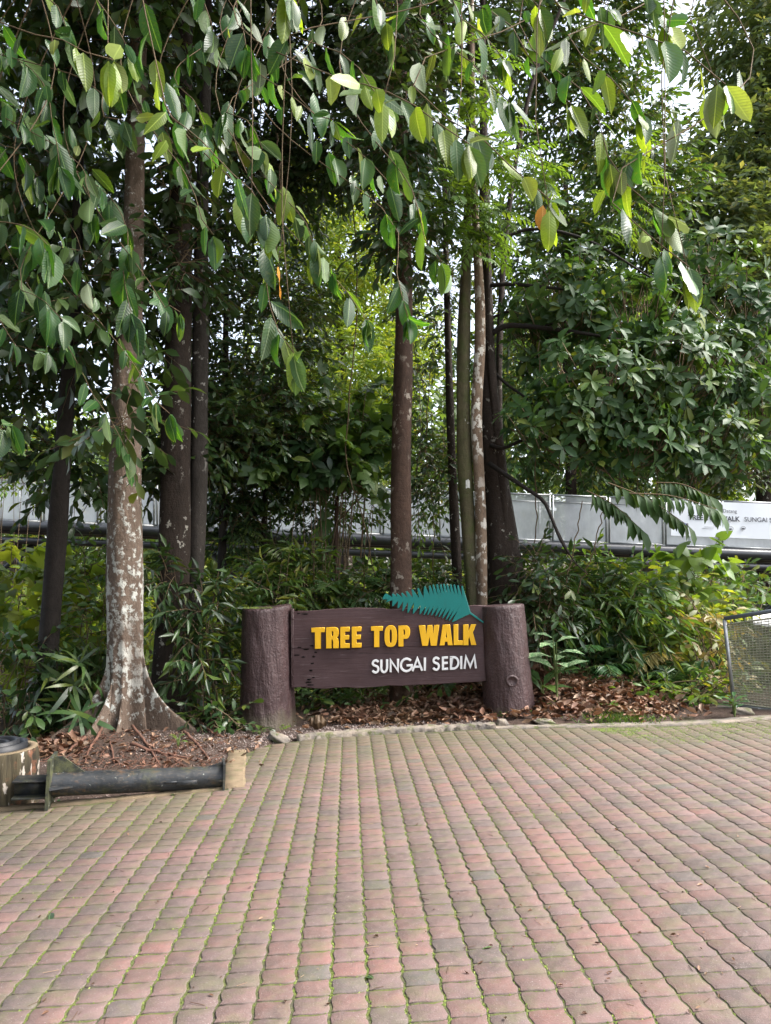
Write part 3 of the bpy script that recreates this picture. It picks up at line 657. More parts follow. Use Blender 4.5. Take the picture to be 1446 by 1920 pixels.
def ribbon(P, w):
    P = np.asarray(P, float); T = unit(np.gradient(P, axis=0)) if len(P) > 3 else None
    l, r_ = [], []
    for i in range(len(P)):
        a_ = unit(P[i] - P[i - 1]) if i > 0 else unit(P[1] - P[0]); b_ = unit(P[i + 1] - P[i]) if i < len(P) - 1 else a_
        na, nb = np.array([-a_[1], a_[0]]), np.array([-b_[1], b_[0]]); mm = unit(na + nb); k_ = min(1 / max(mm @ na, 0.3), 2.2)
        l.append(P[i] + mm * w / 2 * k_); r_.append(P[i] - mm * w / 2 * k_)
    return [tuple(q) for q in l] + [tuple(q) for q in r_[::-1]]
S_ = [(.93, .84)] + arc(.5, .75, .40, .22, 35, 180, 9)[1:] + arc(.5, .75, .40, .2, 180, 262, 5)[1:] + arc(.48, .27, .44, .26, 85, -90, 10) + arc(.48, .27, .44, .24, -90, -155, 6)[1:]
TL = {'S': [S_], 'U': [[(.08, 1), (.08, .38)] + arc(.5, .36, .42, .35, 180, 360, 14) + [(.92, .38), (.92, 1)]], 'N': [[(.06, 0), (.06, .93), (.94, .07), (.94, 1)]],
      'G': [arc(.53, .5, .47, .49, 42, 318, 26) + [(.96, .30), (.96, .46), (.55, .46)]], 'A': [[(.02, 0), (.5, .97), (.98, 0)], [(.22, .32), (.78, .32)]], 'I': [[(.5, 0), (.5, 1)]],
      'E': [[(.96, .95), (.1, .95), (.1, .05), (.96, .05)], [(.1, .52), (.9, .52)]], 'D': [[(.08, .95), (.08, .05), (.36, .05)] + arc(.38, .5, .56, .45, -88, 88, 16) + [(.36, .95), (.08, .95), (.08, .9)]],
      'M': [[(.03, 0), (.15, .95), (.5, .14), (.85, .95), (.97, 0)]]}
for ch, x0, x1 in [('S', 698, 710.7), ('U', 714, 727), ('N', 731.8, 747.4), ('G', 750.5, 773), ('A', 773.5, 792), ('I', 795, 798.5), ('S', 811.8, 824), ('E', 829.5, 840.3), ('D', 844.3, 860.4), ('I', 863.2, 866.4), ('M', 870.4, 893)]:
    yt = 1237.7 - (x0 - 698) / (882 - 698) * 8.2; h_ = 23.6
    q0 = BP(x0, yt + h_, 0.012); ux = BP(x1, yt + h_ - (x1 - x0) * 0.045, 0.012) - q0; uy = BP(x0, yt, 0.012) - q0
    par = None
    for s in TL[ch]:
        P = np.array([q0 + ux * a_ + uy * b_ for a_, b_ in s])
        d_ = 0.020 if par is None else 0.0185
        if par is None: par = shape('letter', [ribbon(P, 0.0205)], d_, M['white'], sign, 0.012, 0.002, False)
        else: shape('stroke', [ribbon(P, 0.0205)], d_, M['white'], par, 0.012, 0.002, False)
# --- teal palm frond
def Z5(q): return (700 + q[0] / 4.519, 1080 + q[1] / 4.519)
ut = [(105, 150), (165, 150), (200, 149), (243, 143), (283, 128), (330, 114), (380, 104), (436, 88), (478, 80), (508, 74), (540, 70), (570, 71), (598, 68), (625, 69), (655, 70), (685, 72), (716, 78), (752, 85)]
lt = [(88, 199), (112, 221), (165, 256), (210, 273), (250, 296), (293, 311), (338, 318), (395, 323), (430, 329), (460, 330), (494, 332), (527, 340), (556, 347), (586, 357), (617, 370), (642, 378), (668, 391)]
sp = catmull(np.array([[92, 186, 0], [160, 192, 0], [300, 200, 0], [420, 205, 0], [560, 212, 0], [700, 225, 0], [800, 268, 0]]), 60)
def spx(x): return np.interp(x, sp[:, 0], sp[:, 1])
out = [(80, 188)]
for k, (x, y) in enumerate(ut):
    out += [(x - 5, y + 4), (x + 4, y)]
    if k < len(ut) - 1:
        x2 = ut[k + 1][0]; f_ = 0.30 if k < 5 else 0.34
        vx = (x + x2) / 2 + (spx(x) - y) * 0.10 + (26 if k < 6 else 10); out.append((vx, spx(vx) - 6 - (spx(vx) - y) * (0.08 if k < 7 else f_ * 0.75)))
out += [(822, 306), (935, 389), (930, 397), (818, 320)]
for k in range(len(lt) - 1, -1, -1):
    x, y = lt[k]; out += [(x + 6, y - 3), (x - 3, y)]
    if k > 0:
        x2 = lt[k - 1][0]; vx = (x + x2) / 2 + (26 if k < 6 else 34 + (y - 320) * 0.45); vy = spx(vx) + 7 + (y - spx(x)) * (0.05 if k < 7 else 0.27)
        out.append((vx, vy))
shape('frond', [[Z5(q) for q in out]], 0.022, M['teal'], sign, 0.012, 0.002)

# ================================================================== ROCKS AND SMALL PIECES BY THE KERB
def rock(px, py, rx, ry, rz, mat, name, label, seed, tilt=0.0):
    r = np.random.default_rng(seed); p_ = G(px, py); bm = bmesh.new(); bmesh.ops.create_icosphere(bm, subdivisions=3, radius=1)
    ph = r.uniform(0, 6.28, 6); V = []
    for v_ in bm.verts:
        q = np.array(v_.co); k_ = 1 + 0.16 * math.sin(3 * q[0] + ph[0]) * math.sin(2.4 * q[1] + ph[1]) + 0.10 * math.sin(6 * q[2] + 4 * q[0] + ph[2]) + r.normal() * 0.025
        q = np.sign(q) * np.abs(q) ** 0.8 * k_ * np.array([rx, ry, rz]); q[2] += tilt * q[0]; V.append(q + np.array([p_[0], p_[1], float(gz(p_[0], p_[1])) + rz * 0.35]))
    bm.verts.index_update(); F = np.array([[v_.index for v_ in f.verts] for f in bm.faces]); bm.free()
    return setp(link(name, mesh(np.array(V), F, mat, None, True)), label, 'rock', 'loose stones along the paving edge')
rock(524, 1388, 0.115, 0.09, 0.05, M['grey_concrete'], 'rock', 'slanting mossy grey slab of stone at the foot of the left sign post', 1, -0.35)
rock(942, 1361, 0.075, 0.06, 0.05, M['grey_concrete'], 'rock', 'rounded mossy stone just left of the right sign post base', 2)
rock(1020, 1358, 0.12, 0.07, 0.03, M['grey_concrete'], 'rock', 'flat green mossy stone just right of the right sign post base', 3, -0.1)
rock(1393, 1338, 0.10, 0.08, 0.045, M['grey_concrete'], 'rock', 'grey stone in front of the plinth under the mesh panel', 4)
rock(392, 1475, 0.10, 0.07, 0.045, M['grey_concrete'], 'rock', 'round grey stone under the right end of the steel pipe', 5)

# ================================================================== BLACK STEEL PIPE
m, t = nt('black painted steel'); n = N(t); p = n.pos()
c = n.mix(n.ramp(n.noise(p, 8, 5), [(0.4, 0), (0.7, 1)]), (0.010, 0.012, 0.014), (0.028, 0.032, 0.036))
c = n.mix(n.math('MULTIPLY', n.ramp(n.noise(p, 5, 6, 0.7), [(0.5, 0), (0.66, 1)]), 0.6), c, (0.07, 0.075, 0.03))
c = n.mix(n.ramp(n.noise(p, 38, 3), [(0.70, 0), (0.73, 0.8)]), c, (0.35, 0.37, 0.33))
c = n.mix(n.ramp(n.noise(p, 10, 6, .72), [(0.57, 0), (0.68, 0.7)]), c, (0.10, 0.05, 0.025))
c = n.mix(n.ramp(n.noise(p, 24, 5, .7, (1, 1, 3)), [(0.52, 0), (0.7, 0.4)]), c, (0.14, 0.11, 0.08))
n.out(n.bsdf(c, n.ramp(n.noise(p, 14, 4), [(0.3, 0.42), (0.7, 0.65)]), n.bump(n.noise(p, 40, 5), 0.35, 0.01), 0.5)); M['black_steel'] = m
m, t = nt('mossy black steel'); n = N(t); p = n.pos()
c = n.mix(n.ramp(n.noise(p, 12, 6, 0.7), [(0.38, 0), (0.6, 1)]), (0.02, 0.022, 0.02), (0.085, 0.09, 0.04))
c = n.mix(n.ramp(n.noise(p, 17, 3), [(0.66, 0), (0.69, 0.9)]), c, (0.42, 0.45, 0.40))
n.out(n.bsdf(c, 0.65, n.bump(n.noise(p, 40, 5), 0.4, 0.01), 0.4)); M['mossy_steel'] = m
YA, YB = 6.02, 6.34
A0 = W(96, 1471, YA); B0 = W(419, 1457, YB); ax_ = unit(B0 - A0); up_ = np.array([0, 0, 1.0]); sd_ = unit(np.cross(ax_, up_)); up_ = np.cross(sd_, ax_)
rp = px2m(21, YA)
pipe = empty('steel_pipe', [A0[0], A0[1], A0[2] - rp], 'black steel pipe section with end plates lying in front of the buttressed tree', 'steel pipe')
v, f = tube(np.array([A0 * (1 - s) + B0 * s for s in np.linspace(0, 1, 12)]), rp, 32, False); link('pipe', mesh(v, f, M['black_steel'], None, True), pipe)
def plate(poly, c0, e1, e2, th, name, mat, parent=pipe):
    nn = unit(np.cross(e1, e2)); K = len(poly); P = [c0 + e1 * a_ + e2 * b_ for a_, b_ in poly]
    V = np.array([q + nn * th / 2 for q in P] + [q - nn * th / 2 for q in P]); 
    F = [tuple(range(K)), tuple(range(2 * K - 1, K - 1, -1))] + [(i, i + K, (i + 1) % K + K, (i + 1) % K) for i in range(K)]
    return link(name, mesh(V, F, mat), parent)
fl = rp * 1.95
plate([(-fl, -fl * .9), (fl, -fl * .9), (fl, fl * 1.25), (-fl, fl * 1.25)], A0, sd_, up_, 0.022, 'end_plate', M['mossy_steel'])
fr = rp * 1.4
plate([(-fr, -fr), (fr, -fr), (fr, fr), (-fr, fr)], B0, sd_, up_, 0.018, 'end_plate', M['black_steel'])
plate([(0.012, rp * .9), (0.24, rp * .96), (0.07, fl * 1.22), (0.012, fl * 1.22)], A0, ax_, up_, 0.016, 'gusset', M['mossy_steel'])
plate([(0.012, rp * .9), (0.17, rp * .98), (0.012, fl * .98)], A0, ax_, sd_, 0.016, 'gusset', M['black_steel'])
plate([(0.012, -rp * .9), (0.17, -rp * .98), (0.012, -fl * .98)], A0, ax_, sd_, 0.016, 'gusset', M['black_steel'])
plate([(0.012, -rp * .86), (0.15, -rp * .9), (0.012, -fl * .88)], A0, ax_, unit(up_ * 0.8 + sd_ * 0.6), 0.016, 'gusset', M['mossy_steel'])
for s1 in (sd_, -sd_, up_): plate([(-0.010, rp * .92), (-0.13, rp * .97), (-0.010, fr * .98)], B0, ax_, s1, 0.014, 'gusset', M['black_steel'])
for zz, hh in ((rp * .55, 0.007), (-rp * .85, 0.007)):
    v, f = bevbox(A0 - ax_ * 0.135 + up_ * zz, ax_ * 0.122, sd_ * 0.10, up_ * hh, 0.003); link('beam_flange', mesh(v, f, M['black_steel']), pipe)
v, f = box(A0 - ax_ * 0.135 - up_ * rp * .15, ax_ * 0.120, sd_ * 0.006, up_ * rp * .68); link('beam_web', mesh(v, f, M['black_steel']), pipe)
q = A0 + ax_ * (np.linalg.norm(B0 - A0) * 0.80) + unit(-up_ * 0.1 - np.array([0, 1.0, 0])) * rp
v, f = bevbox(q, ax_ * 0.075, np.array([0, 0.028, 0]), up_ * 0.018, 0.003); link('lug', mesh(v, f, M['black_steel']), pipe)
v, f = bevbox(q - ax_ * 0.12 + np.array([0, 0.01, 0.008]), ax_ * 0.05, np.array([0, 0.024, 0]), up_ * 0.007, 0.003); link('lug', mesh(v, f, M['black_steel']), pipe)

# ================================================================== ROUND POT AT THE LEFT EDGE
m, t = nt('bark painted concrete'); n = N(t); p = n.pos()
st = n.noise(p, 20, 5, 0.65, (1, 1, 0.10)); c = n.mix(n.ramp(st, [(0.35, 0), (0.6, 1)]), (0.018, 0.015, 0.010), (0.065, 0.053, 0.03))
c = n.mix(n.ramp(n.noise(p, 11, 4, 0.6, (1, 1, .5)), [(0.56, 0), (0.60, 1)]), c, (0.42, 0.37, 0.32))
c = n.mix(n.ramp(n.noise(p, 6, 5), [(0.56, 0), (0.66, 0.8)]), c, (0.22, 0.09, 0.05))
n.out(n.bsdf(c, 0.85, n.bump(st, 0.9, 0.03), 0.3)); M['bark_paint'] = m
PC = G(-34, 1512); pr_ = px2m(79, PC[1]); ph_ = W(0, 1409, PC[1] + 0.05)[2] - PC[2]; PC = PC + np.array([0, 0.16, 0])
pot = empty('stump_pot', PC, 'round tree stump shaped pot with black ring cover at the left edge', 'planter')
def lathe(prof, c0, seg=40, rf=None):
    a_ = np.linspace(0, 2 * math.pi, seg, endpoint=False); V = []
    for k_, (r_, z_) in enumerate(prof):
        rr = r_ * (rf(a_, z_) if rf else 1.0); V.append(np.column_stack([c0[0] + np.cos(a_) * rr, c0[1] + np.sin(a_) * rr, np.full(seg, c0[2] + z_)]))
    i = np.arange(len(prof) - 1)[:, None] * seg; j = np.arange(seg)[None]; k_ = (j + 1) % seg
    return np.concatenate(V), np.stack([i + j, i + k_, i + seg + k_, i + seg + j], -1).reshape(-1, 4)
M['black_plastic'] = solid('black plastic', (0.012, 0.013, 0.016), 0.5, 0.4, 0, 0.2)
rf = lambda a_, z_: 1 + 0.018 * np.sin(11 * a_ + 1.1) + 0.014 * np.sin(19 * a_) + 0.01 * np.sin(31 * a_ + z_ * 4)
v, f = lathe([(pr_, -0.05)] + [(pr_ * (1 - 0.02 * s), ph_ * s) for s in np.linspace(0, 0.97, 12)] + [(pr_ * .97, ph_)], PC, 72, rf); link('side', mesh(v, f, M['bark_paint'], None, True), pot)
v, f = lathe([(pr_ * .965, ph_ - 0.004), (pr_ * .96, ph_ + 0.006), (pr_ * .80, ph_ + 0.006), (pr_ * .79, ph_ - 0.03)], PC, 48); link('rim', mesh(v, f, M['tan_concrete'], None, True), pot)
v, f = lathe([(pr_ * .79, ph_ - 0.02), (0.001, ph_ - 0.022)], PC, 40); cov = link('cover', mesh(v, f, M['black_plastic'], None, True), pot)
for r0_, r1_, z0_, z1_ in ((.74, .66, -.02, .045), (.56, .48, -.02, .065), (.34, .28, -.02, .05)):
    v, f = lathe([(pr_ * r0_, ph_ + z0_), (pr_ * r0_, ph_ + z1_), (pr_ * r1_, ph_ + z1_), (pr_ * r1_, ph_ + z0_)], PC, 48); link('ring', mesh(v, f, M['black_plastic']), cov)

# ================================================================== MESH PANEL ON A PLINTH, RIGHT EDGE
M['galv'] = solid('galvanised tube', (0.30, 0.31, 0.31), 0.4, 0.5, 0.6, 0.2, 10, 0.1)
M['darkrail'] = solid('grey blue painted rail', (0.10, 0.12, 0.14), 0.4, 0.5, 0.0, 0.2, 10, 0.1)
m, t = nt('fine green net'); n = N(t)
tb = n.new('ShaderNodeBsdfTransparent'); b = n.bsdf((0.27, 0.27, 0.19), 0.7, None, 0.3); mx = n.new('ShaderNodeMixShader'); n.L(n.ramp(n.noise(n.pos(), 25, 3), [(0.3, 0.45), (0.7, 0.68)]), mx.inputs[0]); n.L(tb.outputs[0], mx.inputs[1]); n.L(b, mx.inputs[2]); n.out(mx.outputs[0]); M['net'] = m
M['wire'] = solid('dull wire', (0.22, 0.22, 0.16), 0.6, 0.4, 0.2)
YC = 8.75
q00, q10, q01, q11 = W(1377, 1322, YC), W(1560, 1346, YC - 0.45), W(1358, 1160, YC), W(1560, 1128, YC - 0.45)
panel = empty('mesh_panel', [q00[0], q00[1], q00[2] - 0.15], 'grey framed wire mesh panel on a low dark plinth at the right edge', 'fence panel')
link('top_rail', mesh(*tube(np.array([q01 - (q11 - q01) * 0.004, q11]), 0.024, 10), M['darkrail'], None, True), panel)
link('bottom_rail', mesh(*tube(np.array([q00, q10]), 0.014, 8), M['galv'], None, True), panel)
link('post', mesh(*tube(np.array([q00 - np.array([0, 0, 0.02]), q01]), 0.021, 10), M['galv'], None, True), panel)
link('post', mesh(*tube(np.array([q10 - np.array([0, 0, 0.02]), q11]), 0.021, 10), M['galv'], None, True), panel)
def bil(u, v_): return (q00 * (1 - u) + q10 * u) * (1 - v_) + (q01 * (1 - u) + q11 * u) * v_
mb = MB()
for k in range(34): mb.add(*tube(np.array([bil(0.015, 0.02 + 0.91 * k / 33), bil(0.99, 0.02 + 0.91 * k / 33)]), 0.0042 if k not in (0, 33) else 0.009, 4, False))
for k in range(30): mb.add(*tube(np.array([bil(0.015 + 0.975 * k / 29, 0.02), bil(0.015 + 0.975 * k / 29, 0.93)]), 0.0028, 4, False))
setp(mb.build('wire', M['wire'], panel), None, None, None, 'stuff')
link('net', mesh(np.array([bil(0.01, 0.02), bil(0.99, 0.02), bil(0.99, 0.93), bil(0.01, 0.93)]) + np.array([0, 0.012, 0]), [(0, 1, 2, 3)], M['net']), panel)
for k in range(7):
    a_ = bil(0.06 + 0.14 * k, 0.93); b_ = bil(0.06 + 0.14 * k, 0.995); link('hook', mesh(*tube(np.array([a_, b_]), 0.006, 6), M['galv']), panel)
for k in range(5):
    a_ = bil(0.02 + 0.24 * k, 0.0) - np.array([0, 0.01, 0.03]); v, f = bevbox(a_, np.array([0.016, 0, 0]), np.array([0, 0.016, 0]), np.array([0, 0, 0.03]), 0.004); link('clip', mesh(v, f, M['white']), panel)
pb = W(1345, 1346, YC + 0.02); d_ = unit(np.array([q10[0] - q00[0], q10[1] - q00[1], 0])); nrm = np.array([-d_[1], d_[0], 0]); zt = q00[2] - 0.022; zb = -0.12
ctr = (q00 + q10) / 2 - d_ * 0.08; ctr[2] = (zt + zb) / 2
M['dark_concrete'] = solid('dark damp concrete', (0.06, 0.055, 0.045), 0.85, 0.3, 0, 0.35, 9, 0.6)
v, f = bevbox(ctr, d_ * (np.linalg.norm(q10 - q00) / 2 + 0.1), nrm * 0.09, np.array([0, 0, (zt - zb) / 2]), 0.012); link('plinth', mesh(v, f, M['dark_concrete']), panel)
# sloping white roof sheet behind it
a_, b_ = W(1412, 1166, 10.2), W(1412, 1148, 11.4); c_, e_ = W(1640, 1205, 10.2), W(1640, 1140, 11.4)
V = np.array([a_, c_, e_, b_]); V = np.vstack([V, V - np.array([0, 0, 0.03])])
roof = setp(link('roof_sheet', mesh(V, [(0, 1, 2, 3), (7, 6, 5, 4), (0, 4, 5, 1), (1, 5, 6, 2), (2, 6, 7, 3), (3, 7, 4, 0)], M['white'])), 'white sheet of low roof edge showing behind the wire mesh panel', 'roof')
link('post', mesh(*tube(np.array([(c_ + e_) / 2 - np.array([0, 0, .02]), (c_ + e_) / 2 - np.array([0, 0, 1.6])]), 0.04, 10), M['galv']), roof)
link('post', mesh(*tube(np.array([(a_ + b_) / 2 + np.array([.06, 0, -.02]), (a_ + b_) / 2 + np.array([.06, 0, -1.6])]), 0.04, 10), M['galv']), roof)

# ================================================================== RAISED STEEL WALKWAY
YW = 17.0
m, t = nt('walkway mesh'); n = N(t); p = n.pos()
tb = n.new('ShaderNodeBsdfTransparent'); b = n.bsdf(n.mix(n.ramp(n.noise(p, 2.2, 6, 0.7, (1, 1, .5)), [(0.35, 0), (0.65, 1)]), (0.38, 0.40, 0.42), (0.74, 0.77, 0.80)), 0.5, None, 0.5)
tr = n.new('ShaderNodeBsdfTranslucent'); tr.inputs['Color'].default_value = (0.62, 0.65, 0.68, 1)
m0 = n.new('ShaderNodeMixShader'); m0.inputs[0].default_value = 0.5; n.L(b, m0.inputs[1]); n.L(tr.outputs[0], m0.inputs[2])
mx = n.new('ShaderNodeMixShader'); n.L(n.ramp(n.noise(p, 0.55, 3), [(0.36, 0.32), (0.62, 0.85)]), mx.inputs[0]); n.L(tb.outputs[0], mx.inputs[1]); n.L(m0.outputs[0], mx.inputs[2]); n.out(mx.outputs[0]); M['walkmesh'] = m
M['wetblack'] = solid('black pipe paint with sky sheen', (0.025, 0.027, 0.03), 0.28, 0.6, 0, 0.3, 6, 0.15, 12)
def wl(px, y0, y1, Y=YW): 
    py = y0 + (y1 - y0) * px / 1446.0; return W(px, py, Y)
walk = empty('walkway', W(723, 1040, YW), 'raised steel walkway with pale mesh railings crossing behind the trees', 'walkway')
X0, X1 = -420, 1900
link('main_pipe', mesh(*tube(np.array([wl(x, 986, 1041) for x in np.linspace(X0, X1, 40)]), px2m(10.5, YW), 16), M['wetblack'], None, True), walk)
link('lower_pipe', mesh(*tube(np.array([wl(x, 1012, 1064) for x in np.linspace(X0, X1, 40)]), px2m(6.5, YW), 12), M['wetblack'], None, True), walk)
link('main_pipe', mesh(*tube(np.array([wl(x, 984, 1039) + np.array([0, 1.5, 0]) for x in np.linspace(X0, X1, 20)]), px2m(10.5, YW), 12), M['wetblack'], None, True), walk)
dk = np.array([wl(X0, 974, 1029) + np.array([0, 0.0, 0.02]), wl(X1, 974, 1029) + np.array([0, 0.0, 0.02]), wl(X1, 974, 1029) + np.array([0, 1.5, 0.02]), wl(X0, 974, 1029) + np.array([0, 1.5, 0.02])])
dk = np.vstack([dk, dk - np.array([0, 0, 0.05])])
link('deck', mesh(dk, [(0, 1, 2, 3), (7, 6, 5, 4), (0, 4, 5, 1), (1, 5, 6, 2), (2, 6, 7, 3), (3, 7, 4, 0)], M['galv']), walk)
for k in range(-4, 17):
    x0, x1 = 186 + 106 * (k - 2) + 3, 186 + 106 * (k - 1) - 3
    c4 = [wl(x0, 975, 1029), wl(x1, 975, 1029), wl(x1, 891, 943), wl(x0, 891, 943)]
    mb = MB()
    for a_, b_ in ((0, 1), (1, 2), (2, 3), (3, 0)): mb.add(*tube(np.array([c4[a_], c4[b_]]), 0.021, 6))
    fr_ = mb.build('railing_frame', M['galv'], walk, True)
    ins = np.array(c4); ctr = ins.mean(0); ins = ctr + (ins - ctr) * np.array([0.97, 1, 0.96])
    link('mesh_infill', mesh(ins, [(0, 1, 2, 3)], M['walkmesh']), fr_)
    mid = (ins[2] * .86 + ins[1] * .14, ins[3] * .86 + ins[0] * .14)
    link('mid_rail', mesh(*tube(np.array(mid), 0.012, 6), M['galv']), fr_)
    if k % 2 == 0:
        dy = np.array([0, 1.5, 0.0]); c5 = [q + dy for q in c4]; mb = MB()
        c5[1] = wl(x1 + 106, 975, 1029) + dy; c5[2] = wl(x1 + 106, 891, 943) + dy
        for a_, b_ in ((0, 1), (1, 2), (2, 3), (3, 0)): mb.add(*tube(np.array([c5[a_], c5[b_]]), 0.021, 6))
        f2 = mb.build('railing_frame', M['galv'], walk, True); link('mesh_infill', mesh(np.array(c5), [(0, 1, 2, 3)], M['walkmesh']), f2)
for x in range(-300, 1900, 212):
    a_, b_ = wl(x, 990, 1045), wl(x, 1012, 1064); link('stub', mesh(*tube(np.array([a_, b_]), 0.05, 8), M['wetblack']), walk)
for (xa, ya, xb, yb) in ((0, 1010, 95, 1120), (80, 1008, -60, 1120), (600, 1140, 690, 1040), (560, 1150, 640, 1075), (520, 1030, 340, 1150), (1420, 1160, 1560, 1040), (400, 1040, 470, 1105)):
    link('brace', mesh(*tube(np.array([W(xa, ya, YW + 0.2), W(xb, yb, YW + 0.2)]), 0.075, 8), M['wetblack'], None, True), walk)
for x in (-8, 520, 1243, 1700):
    a_ = wl(x, 1005, 1060) + np.array([0, 0.75, 0]); b_ = a_.copy(); b_[2] = float(gz(a_[0], a_[1])) - 0.3
    link('column', mesh(*tube(np.array([b_, a_]), 0.22, 12), M['grey_concrete'], None, True), walk)
# banner on the railing
M['banner'] = solid('white banner cloth', (0.72, 0.75, 0.78), 0.6, 0.3, 0, 0.03, 3, 0.1, 5)
YBn = YW - 0.05
bq = [W(1258, 1004, YBn), W(1620, 1018, YBn), W(1620, 951, YBn), W(1262, 938, YBn)]
V = []; 
for u in np.linspace(0, 1, 15):
    for w_ in np.linspace(0, 1, 5):
        q = (bq[0] * (1 - u) + bq[1] * u) * (1 - w_) + (bq[3] * (1 - u) + bq[2] * u) * w_; q[1] += 0.008 * math.sin(u * 19 + w_ * 3); V.append(q)
V = np.array(V); V2 = V + np.array([0, 0.006, 0]); nV = len(V); F = []
for i in range(14):
    for j in range(4): F += [(i * 5 + j, i * 5 + 5 + j, i * 5 + 6 + j, i * 5 + 1 + j), (nV + i * 5 + j, nV + i * 5 + 1 + j, nV + i * 5 + 6 + j, nV + i * 5 + 5 + j)]
ban = setp(link('banner', mesh(np.vstack([V, V2]), F, M['banner'], None, True)), 'white printed welcome banner tied to the walkway railing on the right', 'banner')
M['print_dark'] = solid('dark grey print', (0.06, 0.065, 0.08), 0.6, 0.3, 0, 0.02); M['print_grey'] = solid('grey print', (0.30, 0.31, 0.33), 0.6, 0.3, 0, 0.02); M['print_blue'] = solid('blue print', (0.03, 0.09, 0.32), 0.6, 0.3, 0, 0.02)
bxd = unit(W(1446, 975, YBn) - W(1300, 969.5, YBn))
def text(s, px, py, hpx, mat, bold=0.0, name='print'):
    cu = bpy.data.curves.new('tmp', 'FONT'); cu.body = s; cu.size = px2m(hpx, YBn) / 0.69; cu.offset = bold; cu.extrude = 0.0008
    o = bpy.data.objects.new('tmp', cu); COL.objects.link(o); me = bpy.data.meshes.new_from_object(o.evaluated_get(bpy.context.evaluated_depsgraph_get())); bpy.data.objects.remove(o); bpy.data.curves.remove(cu)
    q = W(px, py, YBn - 0.014); me.transform(Matrix(((bxd[0], 0, 0, q[0]), (bxd[1], 0, -1, q[1]), (bxd[2], 1, 0, q[2]), (0, 0, 0, 1)))); me.materials.clear(); me.materials.append(mat)
    return link(name, me, ban)
text('Selamat Datang', 1324, 959.5, 6.4, M['print_dark'])
text('TREE TOP WALK', 1291, 974, 8.8, M['print_dark'], 0.004); text('SUNGAI SEDIM', 1396, 977.5, 8.4, M['print_dark'])
text('TAMAN REKREASI', 1331, 978.5, 3.4, M['print_grey'])
for (px, py, w_, h_) in ((1330, 988, 10, .7), (1328, 991, 13, .7), (1344, 985, 4, .7)):
    a_ = W(px, py, YBn - 0.012); v, f = box(a_, bxd * px2m(w_ / 2 + 4, YBn), np.array([0, 0.001, 0]), np.array([0, 0, px2m(h_ / 2, YBn)])); link('print', mesh(v, f, M['print_grey']), ban)
for px, py, r_ in ((1370, 991, 5.2), (1394, 990, 4.0)):
    c_ = W(px, py, YBn - 0.012); th = np.linspace(0, 2 * math.pi, 18)
    link('emblem', mesh(*tube(np.array([c_ + np.array([math.cos(a_) * px2m(r_, YBn), 0, math.sin(a_) * px2m(r_ * .8, YBn)]) for a_ in th]), 0.006, 4), M['print_grey']), ban)
    v, f = box(c_ - np.array([0, 0, px2m(1, YBn)]), np.array([px2m(2.5, YBn), 0, 0]), np.array([0, 0.001, 0]), np.array([0, 0, px2m(1.2, YBn)])); link('emblem', mesh(v, f, M['print_dark']), ban)
for px in (1277, 1284, 1289):                                              # the blue clad pair pictured at its left end
    for py, w_, h_ in ((985, 4.2, 8), (993, 3, 6)):
        a_ = W(px, py, YBn - 0.012); v, f = box(a_, bxd * px2m(w_ / 2, YBn), np.array([0, 0.001, 0]), np.array([0, 0, px2m(h_ / 2, YBn)])); link('print', mesh(v, f, M['print_blue'] if px < 1289 else M['print_dark']), ban)

# ================================================================== LEAF SHAPES AND SCATTERING
def T_simple(w=0.22, fold=0.10, droop=0.12): return np.array([[0, 0, 0], [-w, .48, fold], [0, 1, -droop], [w, .48, fold]]), [np.array([[0, 2, 1], [0, 3, 2]])]
def T_oval(w=0.2, fold=0.06, droop=0.18, wide=0.55):
    V = np.array([[0, 0, 0], [0, .4, .02], [0, .75, -droop * .45], [0, 1, -droop], [-w * .85, .36, fold], [-w, wide + .15, fold - droop * .4], [w * .85, .36, fold], [w, wide + .15, fold - droop * .4]])
    return V, [np.array([[0, 1, 4], [5, 2, 3], [0, 6, 1], [7, 3, 2]]), np.array([[4, 1, 2, 5], [1, 6, 7, 2]])]
def T_lobed(k=7, depth=0.55, droop=0.2):
    V = [[0, .12, 0.03]]; 
    for i in range(2 * k - 1):
        a_ = R(-50 + 280 * i / (2 * k - 2)); r_ = (1.0 if i % 2 == 0 else depth) * (0.55 + 0.45 * math.sin((a_ + R(50)) / R(280) * math.pi))
        V.append([math.cos(a_) * r_ * .62, .12 + math.sin(a_) * r_ * .75, -droop * r_ * (1 if i % 2 == 0 else .3)])
    return np.array(V), [np.array([[0, i, i + 1] for i in range(1, 2 * k - 1)])]
def T_heart(droop=0.25):
    P = [[0, 0, 0], [.28, -.1, 0], [.46, .16, -.03], [.4, .5, -.08], [.18, .82, -.18], [0, 1.05, -droop], [-.18, .82, -.18], [-.4, .5, -.08], [-.46, .16, -.03], [-.28, -.1, 0]]
    V = np.array(P + [[0, .35, .03]]); return V, [np.array([[10, i, (i + 1) % 10] for i in range(10)])]
def T_strap(w=0.06): 
    return np.array([[-w * .6, 0, 0], [w * .6, 0, 0], [-w, .35, .06], [w, .35, .06], [-w * .8, .7, 0.0], [w * .8, .7, 0.0], [0, 1, -.18]]), [np.array([[0, 1, 3, 2], [2, 3, 5, 4]]), np.array([[4, 5, 6]])]
